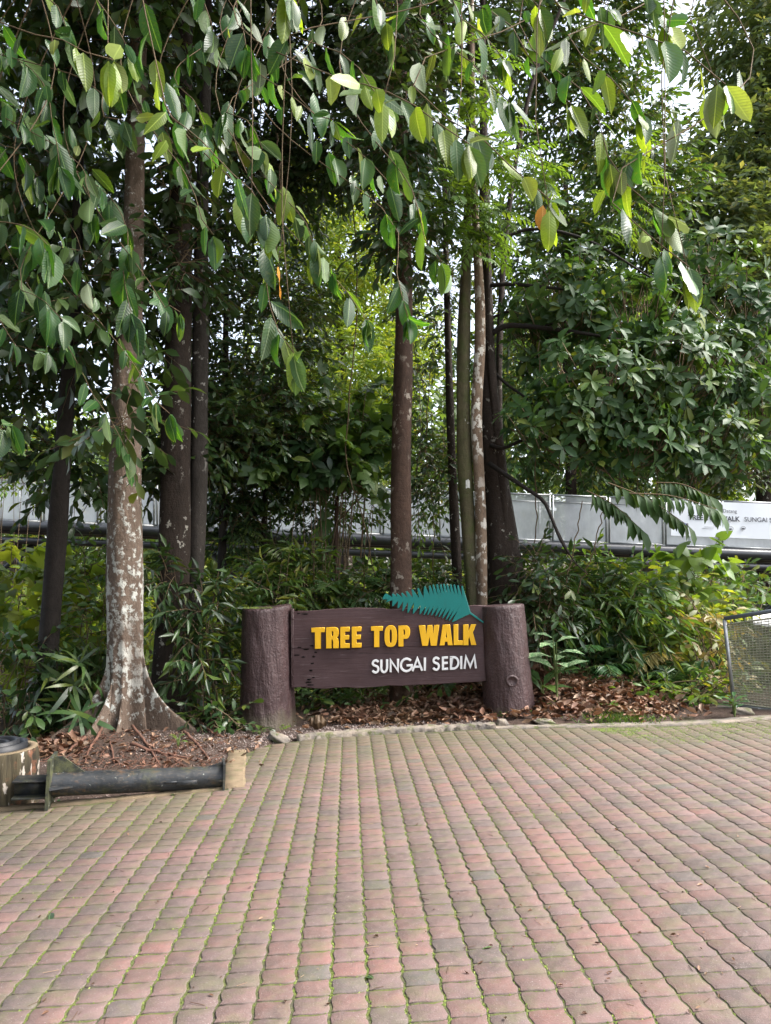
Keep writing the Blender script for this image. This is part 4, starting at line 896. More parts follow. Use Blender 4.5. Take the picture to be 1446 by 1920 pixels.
def scatter(mb, T, P, D, Nn, L, A):
    V0, F0 = T; P = np.asarray(P, float); n_ = len(P)
    if n_ == 0: return
    D = unit(D); X_ = unit(np.cross(D, Nn)); Z_ = np.cross(X_, D); L = np.broadcast_to(np.asarray(L, float), (n_,))
    V = P[:, None] + L[:, None, None] * (V0[None, :, 0:1] * X_[:, None] + V0[None, :, 1:2] * D[:, None] + V0[None, :, 2:3] * Z_[:, None])
    off = (np.arange(n_) * len(V0))
    F = [(f[None] + off[:, None, None]).reshape(-1, f.shape[1]) for f in F0]
    mb.add(V.reshape(-1, 3), F, np.repeat(np.clip(np.broadcast_to(A, (n_,)), 0, 0.999), len(V0)))
def blob_world(b):
    px, py, Y_, rx, ry = b[:5]; c_ = W(px, py, Y_); k_ = Y_ / FPX; return c_, np.array([rx * k_, (rx + ry) * 0.42 * k_ if len(b) < 6 else b[5], ry * k_])
def blob_pts(c_, r_, n_, shell=0.5):
    d = unit(rng.normal(size=(n_, 3))); rad = rng.uniform(0, 1, n_) ** (1 / 3.0); rad = rad * (1 - shell) + shell * (0.72 + 0.28 * rng.uniform(size=n_))
    lum = 1 + 0.28 * np.sin(d[:, 0] * 5 + c_[0] * 3) * np.sin(d[:, 2] * 4 + c_[2] * 2) + 0.15 * np.sin(d[:, 1] * 7 + d[:, 2] * 6)
    return c_ + d * (rad * lum)[:, None] * r_, d
def spray_leaves(mb, T, c0, d0, ln, n_leaf, L, droop=0.6, stem=None, base=None, flat=0.5):
    """alternate leaves along n twigs starting at c0 in direction d0 (arrays)"""
    n_ = len(c0)
    if n_ == 0: return
    base = rng.uniform(0.1, 0.85, n_) if base is None else base
    d0 = unit(d0); up = np.array([0, 0, 1.0]); side = unit(np.cross(d0, up) + rng.normal(size=(n_, 3)) * 0.15)
    for k in range(n_leaf):
        s = (k + 0.6) / n_leaf; P = c0 + d0 * (ln * s)[:, None] + np.array([0, 0, -1.0]) * (droop * 0.35 * ln * s * s)[:, None]
        sg = 1 if k % 2 else -1
        D = d0 * 0.55 + side * sg * rng.uniform(0.4, 1.0, (n_, 1)) - up * droop * rng.uniform(0.4, 1.2, (n_, 1)) + rng.normal(size=(n_, 3)) * 0.22
        if k == n_leaf - 1: D = d0 - up * droop * 0.8
        Nn = up * flat + rng.normal(size=(n_, 3)) * 0.45 + d0 * 0.2
        scatter(mb, T, P, D, Nn, L * rng.uniform(0.65, 1.15, n_), base + rng.normal(size=n_) * 0.1)
    if stem is not None:
        for i in range(n_):
            P = np.array([c0[i] + d0[i] * ln[i] * s + np.array([0, 0, -1.0]) * droop * 0.35 * ln[i] * s * s for s in (-0.25, 0.35, 1)])
            stem.add(*tube(P, [0.006, 0.005, 0.003], 3, False))
def crown(parent, blobs, T, mat, L, n_spray, n_leaf=7, spray=0.55, droop=0.5, shell=0.5, name='foliage', stems=True, dens=1.0, stuff=True):
    mb = MB(); st = MB()
    area = [b[3] * b[4] * (b[2] / 10.0) ** 0 for b in blobs]; tot = sum(area)
    for b, a_ in zip(blobs, area):
        c_, r_ = blob_world(b); n_ = max(3, int(n_spray * a_ / tot))
        P, d = blob_pts(c_, r_, n_, shell)
        D = d * np.array([1, 1, 0.5]) + rng.normal(size=(n_, 3)) * 0.5 + np.array([0, 0, 0.12])
        spray_leaves(mb, T, P, D, rng.uniform(0.7, 1.2, n_) * spray, n_leaf, L, droop, st if stems else None)
    o = mb.build(name, mat, parent); 
    if stuff: o['kind'] = 'stuff'
    if stems and st.n:
        s_ = st.build('twig', M['twig'], parent); s_['kind'] = 'stuff'
    return o
def rosettes(parent, blobs, T, mat, L, n_ros, per=8, shell=0.75, name='foliage', upbias=0.55):
    mb = MB(); st = MB(); tot = sum(b[3] * b[4] for b in blobs)
    for b in blobs:
        c_, r_ = blob_world(b); n_ = max(3, int(n_ros * b[3] * b[4] / tot)); P, d = blob_pts(c_, r_, n_, shell)
        ax = unit(d * np.array([1, 1, .6]) + np.array([0, -0.25, upbias]) + rng.normal(size=(n_, 3)) * 0.25); base = rng.uniform(0.05, 0.9, n_)
        e1 = unit(np.cross(ax, rng.normal(size=(n_, 3)))); e2 = np.cross(ax, e1); ph = rng.uniform(0, 6.28, n_)
        for k in range(per):
            a_ = ph + k * 2.4; el = rng.uniform(-0.15, 0.65, n_) + 0.25 * (k > per * .6)
            D = (e1 * np.cos(a_)[:, None] + e2 * np.sin(a_)[:, None]) * np.cos(el)[:, None] + ax * np.sin(el)[:, None] - np.array([0, 0, 0.12])
            scatter(mb, T, P + rng.normal(size=(n_, 3)) * 0.01, D, ax + rng.normal(size=(n_, 3)) * 0.25, L * rng.uniform(0.6, 1.15, n_), base + rng.normal(size=n_) * 0.08)
        for i in range(n_): st.add(*tube(np.array([P[i] - ax[i] * 0.35 - np.array([0, 0, 0.1]), P[i]]), [0.009, 0.005], 3, False))
    o = mb.build(name, mat, parent); o['kind'] = 'stuff'; s_ = st.build('twig', M['twig'], parent); s_['kind'] = 'stuff'; return o
def fronds(mb, st, P0, D0, ln, n_pair, L, droop, base, T, ang=0.9, arch=0.5):
    """pinnate fronds: leaflets in pairs along an arching rachis"""
    for i in range(len(P0)):
        d = unit(D0[i]); up = np.array([0, 0, 1.0]); sd = unit(np.cross(d, up)); 
        s = np.linspace(0.12, 1, n_pair); C = P0[i] + d * (ln[i] * s)[:, None] - up * (arch * ln[i] * s ** 2)[:, None]
        tg = unit(d - up * (2 * arch * s)[:, None]); nn = np.cross(sd[None], tg); nn = unit(nn)
        sz = L * ln[i] * (np.sin(math.pi * np.clip(s * 0.85 + 0.15, 0, 1)) * 0.75 + 0.3)
        for sg in (-1, 1):
            D = sd * sg * ang + tg * (0.55 + 0.35 * s[:, None]) - up * droop + rng.normal(size=(n_pair, 3)) * 0.10
            scatter(mb, T, C, D, nn + rng.normal(size=(n_pair, 3)) * 0.15, sz, base[i] + rng.normal(size=n_pair) * 0.06)
        if st is not None:
            R_ = np.vstack([P0[i], C[::3], C[-1]]); st.add(*tube(R_, np.linspace(0.008, 0.002, len(R_)), 3, False))

# ================================================================== TREES
def trunk(parent, pts, Y_, mat, seg=18, name='trunk', to_ground=True, wob=0.05, n_=60, flare=0.0):
    """pts: (px, py, width px[, Y]) from foot to top"""
    P = []
    for q in pts:
        yy = q[3] if len(q) > 3 else Y_; c_ = W(q[0], q[1], yy); P.append([*c_, q[2] * yy / FPX / 2])
    P = np.array(P)
    if to_ground:
        g = float(gz(P[0, 0], P[0, 1]))
        if P[0, 2] > g: P = np.vstack([[P[0, 0], P[0, 1], g - 0.15, P[0, 3] * 1.12], P])
    C = catmull(P, n_); ph = rng.uniform(0, 6.28, 8); g0 = C[0, 2]
    def rfun(a_, i):
        z = C[i, 2]; return 1 + wob * np.sin(3 * a_ + ph[0] + z * 1.3) + wob * 0.6 * np.sin(5 * a_ + ph[1] - z * 2.1) + wob * 0.5 * math.sin(z * 4 + ph[2]) + flare * math.exp(-(z - g0) / 0.45) * (1 + 0.6 * np.sin(5 * a_ + ph[3]))
    o = link(name, mesh(*tube(C[:, :3], C[:, 3], seg, True, rfun), mat, None, True), parent); return o, C
def tree(name, label, pts, Y_, mat, cat='tree', group=None, **kw):
    c_ = W(pts[0][0], pts[0][1], pts[0][3] if len(pts[0]) > 3 else Y_); e = empty(name, (c_[0], c_[1], float(gz(c_[0], c_[1]))), label, cat, group)
    o, C = trunk(e, pts, Y_, mat, **kw); return e, C
def limb(parent, pts, r0, r1, mat, seg=8, n_=16, name='branch'):
    C = catmull(np.array([W(*q) for q in pts]), n_); return link(name, mesh(*tube(C, np.linspace(r0, r1, n_), seg), mat, None, True), parent)

# ---- the buttressed tree on the left
YT = LT[1] + 0.42
bt = empty('tree', (LT[0], YT, float(gz(LT[0], YT))), 'tall tree with white lichen and flaring buttress roots behind the steel pipe', 'tree')
tp = np.array([[*W(x, y, YT), w_ * YT / FPX / 2 * .92] for x, y, w_ in [(238, 1372, 50), (238, 1300, 54), (238, 1200, 62), (236, 1080, 68), (235, 900, 63), (238, 700, 56), (249, 500, 45), (254, 300, 39), (258, 150, 36), (262, 0, 33), (268, -300, 27), (274, -600, 18)]])
g0 = float(gz(tp[0, 0], tp[0, 1])); tp = np.vstack([[tp[0, 0], tp[0, 1], g0 - 0.12, tp[0, 3]], tp])
C = catmull(tp, 130); C = C[np.argsort(C[:, 2])]
BUT = [(-27, .10, .9, .05), (-86, .06, .7, .035), (-116, .09, .9, .06), (-150, .10, .8, .05), (-190, .08, .8, .045), (52, .08, .8, .05), (112, .08, .8, .05)]
ph = rng.uniform(0, 6.28, 8)
def brf(a_, i):
    z = max(C[i, 2] - g0, 0.0); r0 = C[i, 3]; q = np.ones_like(a_) * r0 * (1 + 0.03 * np.sin(3 * a_ + ph[0] + z) + 0.025 * np.sin(5 * a_ + ph[1]) + 0.012 * np.sin(9 * a_ + ph[2] + z * 3))
    for ang, E, h_, th in BUT:
        e = E * math.exp(-z / (h_ * 0.62)) + 0.05 * math.exp(-z / 1.3)
        w_ = (th + 0.02 * min(z, 1.5)) / (r0 + e * 0.75); d = np.angle(np.exp(1j * (a_ - R(ang) - 0.08 * z))); q = q + e * np.exp(-np.abs(d / w_) ** 1.6)
    return q / r0
# rings follow horizontal planes so that the buttress blades stay upright
seg = 176; a_ = np.linspace(0, 2 * math.pi, seg, endpoint=False); V = []
for i in range(len(C)):
    rr = C[i, 3] * brf(a_, i); x_, y_ = C[i, 0] + np.cos(a_) * rr, C[i, 1] + np.sin(a_) * rr; V.append(np.column_stack([x_, y_, np.full(seg, C[i, 2])]))
V = np.concatenate(V); i = np.arange(len(C) - 1)[:, None] * seg; j = np.arange(seg)[None]; k = (j + 1) % seg
link('trunk', mesh(V, np.stack([i + j, i + k, i + seg + k, i + seg + j], -1).reshape(-1, 4), M['bark_white'], None, True), bt)
def buttress(ang, ext, h, th, bend, seed):
    r = np.random.default_rng(seed); zs = np.concatenate([[-0.12], np.linspace(0, h, 26)]); V = []
    for z in zs:
        zz = max(z, 0); q = np.argmin(np.abs(C[:, 2] - (g0 + zz))); cx, cy, rc = C[q, 0], C[q, 1], C[q, 3]
        u = zz / h; e = ext * (math.exp(-zz / (h * .30)) - math.exp(-1 / .30) * u) * (1 - u) ** .35; ro = rc * (0.93 + .07 * (1 - u)) + e + (0.03 if z < 0 else 0); ri = rc * .45; t_ = th * (0.55 + .45 * math.exp(-zz / .25)) * (1 - .5 * u) * (1 + .12 * math.sin(z * 23 + seed))
        for k, (f, w_) in enumerate([(0, 1.3), (.35, .95), (.7, .75), (.93, .58), (1.0, 0.0), (.93, -.58), (.7, -.75), (.35, -.95), (0, -1.3)]):
            rr = ri + (ro - ri) * f; a_ = R(ang) + bend * (rr - rc) + .04 * math.sin(zz * 6 + seed); w2 = w_ * t_ * .5 * (1 + .15 * r.normal() * (abs(w_) > 0))
            V.append([cx + math.cos(a_) * rr - math.sin(a_) * w2, cy + math.sin(a_) * rr + math.cos(a_) * w2, g0 + z - .05 * f * (z <= 0)])
    i = np.arange(len(zs) - 1)[:, None] * 9; j = np.arange(8)[None]
    link('buttress', mesh(np.array(V), np.stack([i + j + 9, i + j + 10, i + j + 1, i + j], -1).reshape(-1, 4)[:, ::-1], M['bark_white'], None, True), bt)
for k, q in enumerate([(-22, .74, 1.45, .06, .25), (-86, .30, .85, .045, -.3), (-115, .48, 1.2, .075, -.2), (-150, .72, 1.25, .065, .2), (-192, .5, 1.1, .07, .1), (48, .5, 1.3, .07, .1), (108, .45, 1.1, .07, 0)]): buttress(*q, k + 1)
def root(parent, pts, r0, r1, mat):
    P = np.array([[*G(*q)[:2], 0] for q in pts]); P[:, 2] = gz(P[:, 0], P[:, 1]) + 0.012; P[0, 2] += 0.05; c_ = catmull(P, 18); c_[1:, 2] += rng.normal(size=17) * 0.006
    link('root', mesh(*tube(c_, np.linspace(r0, r1, 18), 7), mat, None, True), parent)
M['root'] = solid('reddish root', (0.13, 0.065, 0.045), 0.8, 0.25, 0, 0.35, 14, 0.5)
for q in ([(203, 1372), (200, 1390), (209, 1420), (214, 1440)], [(248, 1394), (275, 1412), (300, 1438)], [(245, 1421), (310, 1422), (380, 1428)], [(345, 1394), (372, 1406), (392, 1426)], [(160, 1412), (120, 1424), (80, 1432)], [(375, 1375), (400, 1384), (418, 1390)], [(190, 1400), (165, 1425), (160, 1440)]): root(bt, q, 0.017, 0.007, M['root'])

# ---- other trunks
dk, _ = tree('tree', 'very dark leaning trunk at far left in front of the walkway', [(82, 1335, 40), (92, 1200, 36), (102, 1060, 36), (114, 900, 32), (128, 720, 27), (140, 560, 23), (146, 380, 20), (150, 150, 16), (152, -200, 10)], 9.2, M['bark_dark'])
tw, _ = tree('tree', 'thick straight dark brown trunk just right of the buttressed tree', [(318, 1290, 64), (322, 1160, 58), (328, 1000, 57), (331, 850, 56), (334, 650, 50), (337, 430, 43), (341, 200, 40), (344, 0, 38), (350, -300, 26)], 9.5, M['bark_brown'], flare=0.25)
tw2, _ = tree('tree', 'slimmer grey patched trunk pressed against a thicker dark trunk', [(352, 1270, 40), (362, 1130, 35), (369, 1000, 33), (373, 850, 32), (376, 650, 29), (378, 430, 26), (384, 200, 22), (392, -100, 15)], 9.75, bark_mat('dark bark with grey patches', (0.06, 0.05, 0.042), (0.03, 0.025, 0.02), (0.30, 0.28, 0.25), 0.60))
ct, _ = tree('tree', 'straight reddish brown trunk rising behind the sign board', [(753, 1300, 44), (752, 1180, 42), (752, 1050, 40), (753, 900, 38), (756, 700, 36), (757, 520, 31), (755, 350, 27), (752, 100, 23), (750, -250, 16)], 9.6, M['bark_red'], flare=0.1)
c1, _ = tree('tree', 'thin grey trunk left of the pale multi stem clump', [(866, 1290, 22), (858, 1100, 19), (852, 980, 18), (845, 800, 15), (840, 620, 13), (836, 450, 11), (832, 250, 9), (830, 0, 7)], 10.6, M['bark_brown'])
c2, _ = tree('tree', 'olive mossy trunk with a white painted band behind the teal frond', [(896, 1290, 30), (889, 1130, 28), (882, 1040, 28), (876, 950, 27), (871, 850, 27), (869, 700, 26), (872, 560, 23), (876, 430, 17), (880, 250, 14), (884, 0, 10)], 9.5, M['bark_olive'])
c3, _ = tree('tree', 'slender pale flaking trunk between the olive trunk and broad brown trunk', [(906, 1290, 22), (904, 1130, 22), (902, 1000, 21), (898, 900, 21), (893, 780, 21), (900, 650, 21), (899, 540, 18), (893, 440, 15), (888, 300, 13), (885, 100, 10), (884, -150, 8)], 9.42, M['bark_pale'])
c4, _ = tree('tree', 'broad brown trunk widening to its foot behind the right sign post', [(958, 1285, 104), (950, 1130, 78), (942, 1020, 60), (930, 900, 46), (921, 780, 36), (914, 650, 30), (910, 520, 26), (908, 350, 20), (906, 100, 12), (905, -150, 9)], 9.95, M['bark_brown'], flare=0.3)
trunk(c4, [(948, 1000, 22), (940, 880, 20), (930, 780, 17), (920, 680, 14), (915, 560, 12), (915, 400, 10)], 9.85, M['bark_brown'], to_ground=False, name='stem')
# white painted marks on the olive trunk
def paint_band(parent, px, py0, py1, wpx, Y_, n_=7):
    a_ = np.linspace(R(180 + 25), R(360 - 25), 14); r_ = px2m(wpx / 2, Y_) * 1.06; z0, z1 = W(px, py1, Y_)[2], W(px, py0, Y_)[2]; c_ = W(px, (py0 + py1) / 2, Y_)
    V = []; 
    for q in range(14): 
        j0, j1 = rng.uniform(-.01, .015), rng.uniform(-.012, .012); x_, y_ = c_[0] + math.cos(a_[q]) * r_, c_[1] + math.sin(a_[q]) * r_; V += [[x_, y_, z0 + j0], [x_, y_, z1 + j1]]
    link('paint_band', mesh(np.array(V), [(2 * q, 2 * q + 2, 2 * q + 3, 2 * q + 1) for q in range(13)], M['band'], None, True), parent)
M['band'] = solid('worn white paint', (0.52, 0.52, 0.48), 0.8, 0.2, 0, 0.3, 25)
paint_band(c2, 874, 902, 917, 25, 9.5); paint_band(c2, 886, 1071, 1087, 20, 9.5); paint_band(c3, 899, 922, 938, 19, 9.42)
s1, _ = tree('sapling', 'thin dark sapling stem left of the sign in front of the walkway', [(418, 1290, 20), (416, 1100, 17), (418, 960, 15), (421, 800, 13), (424, 600, 11), (426, 420, 8)], 11.2, M['bark_dark'], 'sapling')
s2, _ = tree('sapling', 'thin brown sapling stem above the left half of the sign', [(500, 1290, 14), (497, 1120, 12), (495, 1000, 11), (499, 880, 9), (505, 760, 7)], 11.6, M['bark_brown'], 'sapling')
s3, _ = tree('sapling', 'slim stem with hairy dead fronds above the sign middle', [(634, 1290, 14), (631, 1120, 12), (630, 1040, 10), (632, 930, 7)], 11.4, M['bark_red'], 'sapling')
rt, _ = tree('tree', 'dark trunk under the walkway beyond the right hand shrubs', [(1296, 1270, 32), (1293, 1150, 30), (1296, 1080, 28), (1300, 980, 26), (1306, 860, 22), (1312, 760, 18), (1330, 640, 14), (1345, 520, 9)], 19.4, M['bark_dark'])
tall, _ = tree('tree', 'tall hazy small leaved tree filling the upper right corner', [(1440, 1100, 40), (1438, 800, 36), (1432, 500, 30), (1425, 250, 24), (1415, 0, 18), (1410, -200, 10)], 20.5, M['bark_brown'])
pale, _ = tree('tree', 'pale green feathery tree glowing far behind the middle trunks', [(650, 1100, 22), (648, 850, 20), (640, 650, 16), (632, 450, 12), (625, 300, 7)], 24.5, M['bark_brown'])
fill, _ = tree('tree', 'fine leaved tree standing behind the right hand rosette crown', [(1075, 1200, 22), (1070, 850, 20), (1062, 650, 16), (1060, 450, 12), (1062, 280, 7)], 20.0, M['bark_brown'])
gold, _ = tree('tree', 'thin leaning stem behind the broad brown trunk carrying a light green crown', [(962, 1290, 18), (944, 1050, 16), (936, 850, 14), (938, 600, 12), (956, 380, 10), (1000, 150, 8), (1080, -50, 5)], 10.9, M['bark_brown'])

# branches of the brown tree reaching right
for q, r0, r1 in ([[(908, 536, 9.9), (960, 533, 9.7), (1035, 540, 9.5), (1100, 548, 9.4)], .032, .014], [[(913, 632, 9.9), (945, 612, 9.8), (990, 612, 9.7), (1075, 622, 9.6), (1180, 640, 9.5)], .04, .015], [[(915, 600, 10), (955, 585, 10), (1000, 612, 10), (1060, 600, 10)], .02, .01],
                  [[(920, 835, 9.8), (945, 840, 9.7), (980, 826, 9.6), (1030, 822, 9.5), (1100, 800, 9.4)], .028, .012], [[(918, 690, 10), (950, 720, 9.9), (985, 745, 9.8), (1020, 770, 9.7), (1080, 780, 9.6)], .024, .01],
                  [[(918, 870, 9.7), (945, 888, 9.5), (985, 915, 9.3), (1018, 938, 9.2), (1032, 965, 9.1), (1050, 1010, 9.1), (1068, 1040, 9.1)], .034, .014], [[(1028, 955, 9.1), (1048, 1000, 9.1), (1075, 1050, 9.1), (1100, 1075, 9.1)], .014, .006],
                  [[(905, 470, 9.9), (990, 430, 9.8), (1100, 450, 9.6), (1220, 520, 9.5)], .03, .012]): limb(c4, q, r0, r1, M['bark_dark'])

# ---- foliage of the trees
OV = T_oval(0.19, 0.05, 0.2); OVW = T_oval(0.17, 0.05, 0.14, 0.62); SM = T_simple(0.21, 0.07, 0.14); NAR = T_simple(0.13, 0.06, 0.2)
crown(bt, [(60, -160, 8.6, 190, 130), (300, -200, 8.4, 200, 130), (150, 40, 8.8, 130, 80), (90, 330, 9.2, 110, 90), (190, 560, 8.6, 80, 90), (30, 600, 9.0, 90, 90), (215, 780, 7.6, 45, 45), (330, 300, 8.8, 60, 110), (40, 180, 8.8, 100, 90), (250, 100, 8.6, 90, 90)], OV, M['deep'], 0.27, 680, 8, 0.7, 0.9)
mb = MB()  # overhead leaf layer above the frame, added to shade the left side
for k in range(150):
    c_ = np.array([rng.uniform(-8.5, 0.6), rng.uniform(-1.0, 8.5), 0]); c_[2] = rng.uniform(7.2, 11.5) + .25 * max(0, c_[1] - 4)
    n_ = 55; d = unit(rng.normal(size=(n_, 3))); scatter(mb, OV, c_ + d * rng.uniform(.3, 1.1, (n_, 1)) * np.array([1, 1, .5]), d * .6 + rng.normal(size=(n_, 3)) * .4 - np.array([0, 0, .5]), np.array([0, 0, 1.0]) + rng.normal(size=(n_, 3)) * .4, rng.uniform(.24, .36, n_), rng.uniform(0, .9, n_))
o = mb.build('foliage', M['deep'], bt); o['kind'] = 'stuff'
for k in range(9):
    a_ = rng.uniform(0, 6.28); limb_ = catmull(np.array([W(266, -330, YT), W(266, -330, YT) + np.array([math.cos(a_) * 1.6 - .6, math.sin(a_) * 1.6 - 1.5, .9]), W(266, -330, YT) + np.array([math.cos(a_) * 3.2 - 1.2, math.sin(a_) * 3.2 - 3.0, .6])]), 12); link('branch', mesh(*tube(limb_, np.linspace(.06, .02, 12), 7), M['bark_brown'], None, True), bt)
crown(dk, [(50, 210, 11, 130, 120), (40, 440, 11, 120, 120), (150, 640, 10.8, 110, 110), (50, 730, 10.5, 120, 85), (170, 420, 11.2, 110, 110), (140, 120, 11.5, 120, 110), (20, 850, 10, 80, 40), (150, 880, 10, 60, 60), (290, 880, 10, 30, 60), (-120, 500, 11, 120, 260)], OV, M['deep'], 0.21, 1350, 8, 0.62, 0.55)
crown(tw, [(370, 60, 11, 110, 120), (480, 170, 11, 120, 130), (430, 340, 10.8, 100, 100), (560, 70, 11.5, 130, 110), (620, 250, 11.2, 90, 110), (540, 340, 11.4, 70, 80), (420, -180, 10, 260, 130), (340, 480, 9.0, 40, 60)], OVW, M['deep'], 0.18, 2000, 8, 0.55, 0.6)
crown(tw2, [(330, 530, 10.8, 80, 110), (460, 640, 11.2, 130, 110), (545, 560, 11.6, 60, 70), (490, 780, 11, 120, 80), (400, 800, 10.6, 80, 90), (330, 830, 10.5, 70, 90), (455, 880, 11.0, 90, 45), (540, 925, 12, 55, 30), (450, 955, 11.6, 40, 30)], OVW, M['deep'], 0.155, 1300, 8, 0.5, 0.55)
crown(ct, [(720, 70, 10.8, 110, 110), (650, 280, 10.6, 50, 60), (790, 330, 10.4, 70, 110), (730, -190, 9.5, 220, 130), (850, 40, 10.6, 110, 100), (750, 420, 9.0, 45, 80), (755, 230, 8.9, 55, 110), (750, 60, 8.8, 70, 90)], OVW, M['deep'], 0.18, 1500, 8, 0.5, 0.65)
crown(c1, [(820, 560, 11, 60, 110), (800, 760, 11.2, 45, 90), (850, 880, 10.9, 60, 60), (780, 880, 11.2, 40, 80)], SM, M['deep'], 0.13, 300, 7, 0.4, 0.7)
rosettes(c4, [(1060, 560, 9.8, 120, 80), (1190, 590, 9.8, 120, 90), (1130, 730, 9.4, 140, 95), (1060, 800, 9.3, 90, 70), (1260, 700, 9.6, 110, 90), (1330, 700, 10.2, 100, 100), (1310, 840, 9.8, 120, 80), (1200, 830, 9.5, 110, 70), (1400, 600, 10.6, 90, 90), (1420, 780, 10.2, 80, 100), (1000, 640, 10.2, 60, 70), (1330, 480, 11.0, 110, 50)], T_oval(0.18, 0.05, 0.16, 0.62), M['glossy'], 0.205, 860, 8, 0.72)
crown(fill, [(1000, 460, 19, 110, 120), (1000, 680, 19.5, 110, 120), (1110, 380, 19, 120, 110), (1180, 520, 19.6, 120, 110), (960, 820, 19.2, 80, 80), (1090, 860, 19.6, 130, 60), (1300, 760, 20, 140, 130), (1250, 420, 19.6, 100, 80)], SM, M['mid'], 0.24, 2400, 8, 0.55, 0.5)
crown(gold, [(1100, 40, 12.5, 140, 90), (1170, 250, 12.6, 90, 110), (1060, 200, 12.4, 90, 90), (1220, 370, 12.8, 80, 90), (1000, 60, 12, 80, 90), (1130, -190, 11.5, 220, 130)], OVW, M['mid'], 0.18, 1500, 8, 0.5, 0.6)
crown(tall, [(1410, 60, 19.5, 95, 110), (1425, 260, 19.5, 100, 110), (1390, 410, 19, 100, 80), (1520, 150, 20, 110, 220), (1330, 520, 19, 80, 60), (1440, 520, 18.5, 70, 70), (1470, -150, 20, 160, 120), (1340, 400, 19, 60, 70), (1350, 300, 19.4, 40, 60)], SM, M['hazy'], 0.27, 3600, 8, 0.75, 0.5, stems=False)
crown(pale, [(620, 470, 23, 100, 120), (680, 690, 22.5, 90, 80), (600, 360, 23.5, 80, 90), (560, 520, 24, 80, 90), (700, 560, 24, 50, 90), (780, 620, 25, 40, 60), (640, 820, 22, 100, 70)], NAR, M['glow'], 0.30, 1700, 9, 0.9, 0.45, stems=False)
crown(rt, [(1310, 890, 19.5, 60, 30), (1380, 880, 19.5, 80, 40), (1240, 900, 19.5, 60, 30), (1290, 1120, 19, 130, 45), (1420, 1130, 19, 90, 50), (1400, 840, 19.5, 90, 70)], SM, M['deep'], 0.16, 420, 8, 0.5, 0.6)
crown(s1, [(425, 480, 11.6, 40, 80), (400, 930, 11.4, 40, 50), (440, 1000, 11.4, 40, 40), (470, 930, 12, 60, 40), (590, 960, 12.5, 60, 35)], SM, M['deep'], 0.14, 330, 7, 0.4, 0.7)
crown(s2, [(500, 790, 11.8, 60, 60), (530, 900, 11.8, 60, 50), (660, 950, 12, 50, 40), (800, 940, 12, 40, 50)], SM, M['mid'], 0.13, 300, 7, 0.4, 0.7)
# feathery bright sprays hanging in front of the clump
mb, st = MB(), MB()
for (x, y, rx, ry, k_) in ((880, 190, 45, 40, 26), (905, 300, 55, 50, 34), (860, 400, 55, 45, 40), (900, 430, 45, 40, 34), (950, 270, 50, 40, 20), (1000, 330, 45, 50, 20), (830, 330, 35, 40, 16), (1180, 320, 45, 60, 30), (1160, 420, 40, 40, 14), (880, 110, 45, 40, 16)):
    P0 = np.array([W(x + rng.normal() * rx * .55, y + rng.normal() * ry * .55, 8.9 + rng.uniform(-.4, .6)) for _ in range(k_)])
    D0 = np.column_stack([rng.normal(0.45, 0.5, k_), rng.normal(-0.35, 0.4, k_), rng.normal(-0.25, 0.3, k_)])
    fronds(mb, st, P0, D0, rng.uniform(0.22, 0.5, k_), 8, 0.30, 0.25, rng.uniform(0.3, 0.95, k_), T_simple(0.2, 0.05, 0.1), 0.8, 0.3)
o = mb.build('foliage', M['bright'], c3); o['kind'] = 'stuff'; o = st.build('twig', M['greentwig'], c3); o['kind'] = 'stuff'
# large pinnate spray drooping before the banner
mb, st = MB(), MB()
pin = [((1180, 925, 8.9), (1345, 955, 8.6)), ((1140, 905, 9.0), (1290, 985, 8.8)), ((1100, 920, 9.1), (1200, 990, 8.9)), ((1230, 905, 9.0), (1330, 930, 8.8))]
for a_, b_ in pin:
    A_, B_ = W(*a_), W(*b_); C_ = catmull(np.array([A_, (A_ + B_) / 2 + np.array([0, 0, .06]), B_]), 13); st.add(*tube(C_, np.linspace(.008, .003, 13), 4, False))
    for k in range(1, 13):
        for sg in (-1, 1):
            scatter(mb, OV, C_[k][None], np.array([[0.35 + 0.12 * sg * rng.normal(), 0.28 * sg, -0.9 + 0.25 * (sg > 0)]]), np.array([[0.3, -0.7, 0.4]]) + rng.normal(size=(1, 3)) * .3, rng.uniform(0.2, 0.3), rng.uniform(0.1, 0.6))
o = mb.build('leaf', M['mid'], c4); o['kind'] = 'stuff'; o = st.build('leaf_stalk', M['twig'], c4); o['kind'] = 'stuff'
# hanging lianas
def vine(parent, pts, r_): 
    C_ = catmull(np.array([W(*q) for q in pts]), 24); C_[1:-1] += rng.normal(size=(22, 3)) * 0.012; link('liana', mesh(*tube(C_, r_, 5), M['twig'], None, True), parent)
vine(c4, [(1012, 640, 9.8), (1010, 760, 9.8), (1004, 880, 9.8), (1006, 960, 9.8), (1000, 1040, 9.9)], 0.008)
vine(c1, [(806, 700, 10.9), (800, 860, 10.9), (815, 980, 10.9), (812, 1120, 10.9)], 0.007); vine(c1, [(775, 640, 11), (790, 800, 11), (782, 900, 11), (788, 1010, 11)], 0.006)
vine(ct, [(660, 300, 10), (668, 600, 10.2), (650, 850, 10.5), (690, 1010, 10.6), (715, 1110, 10.6)], 0.009); vine(tw, [(520, 250, 10), (526, 330, 10), (515, 420, 10), (522, 500, 10)], 0.012)
vine(tw2, [(555, 700, 11), (562, 880, 11), (548, 1010, 11), (552, 1100, 11)], 0.006); vine(dk, [(25, 260, 8.6), (32, 330, 8.6), (28, 400, 8.6)], 0.01); vine(c4, [(1092, 940, 9.3), (1075, 1030, 9.3), (1050, 1130, 9.4), (1030, 1180, 9.5)], 0.007)
vine(c4, [(1130, 960, 9.3), (1110, 1040, 9.3), (1080, 1120, 9.4), (1065, 1200, 9.5)], 0.007)
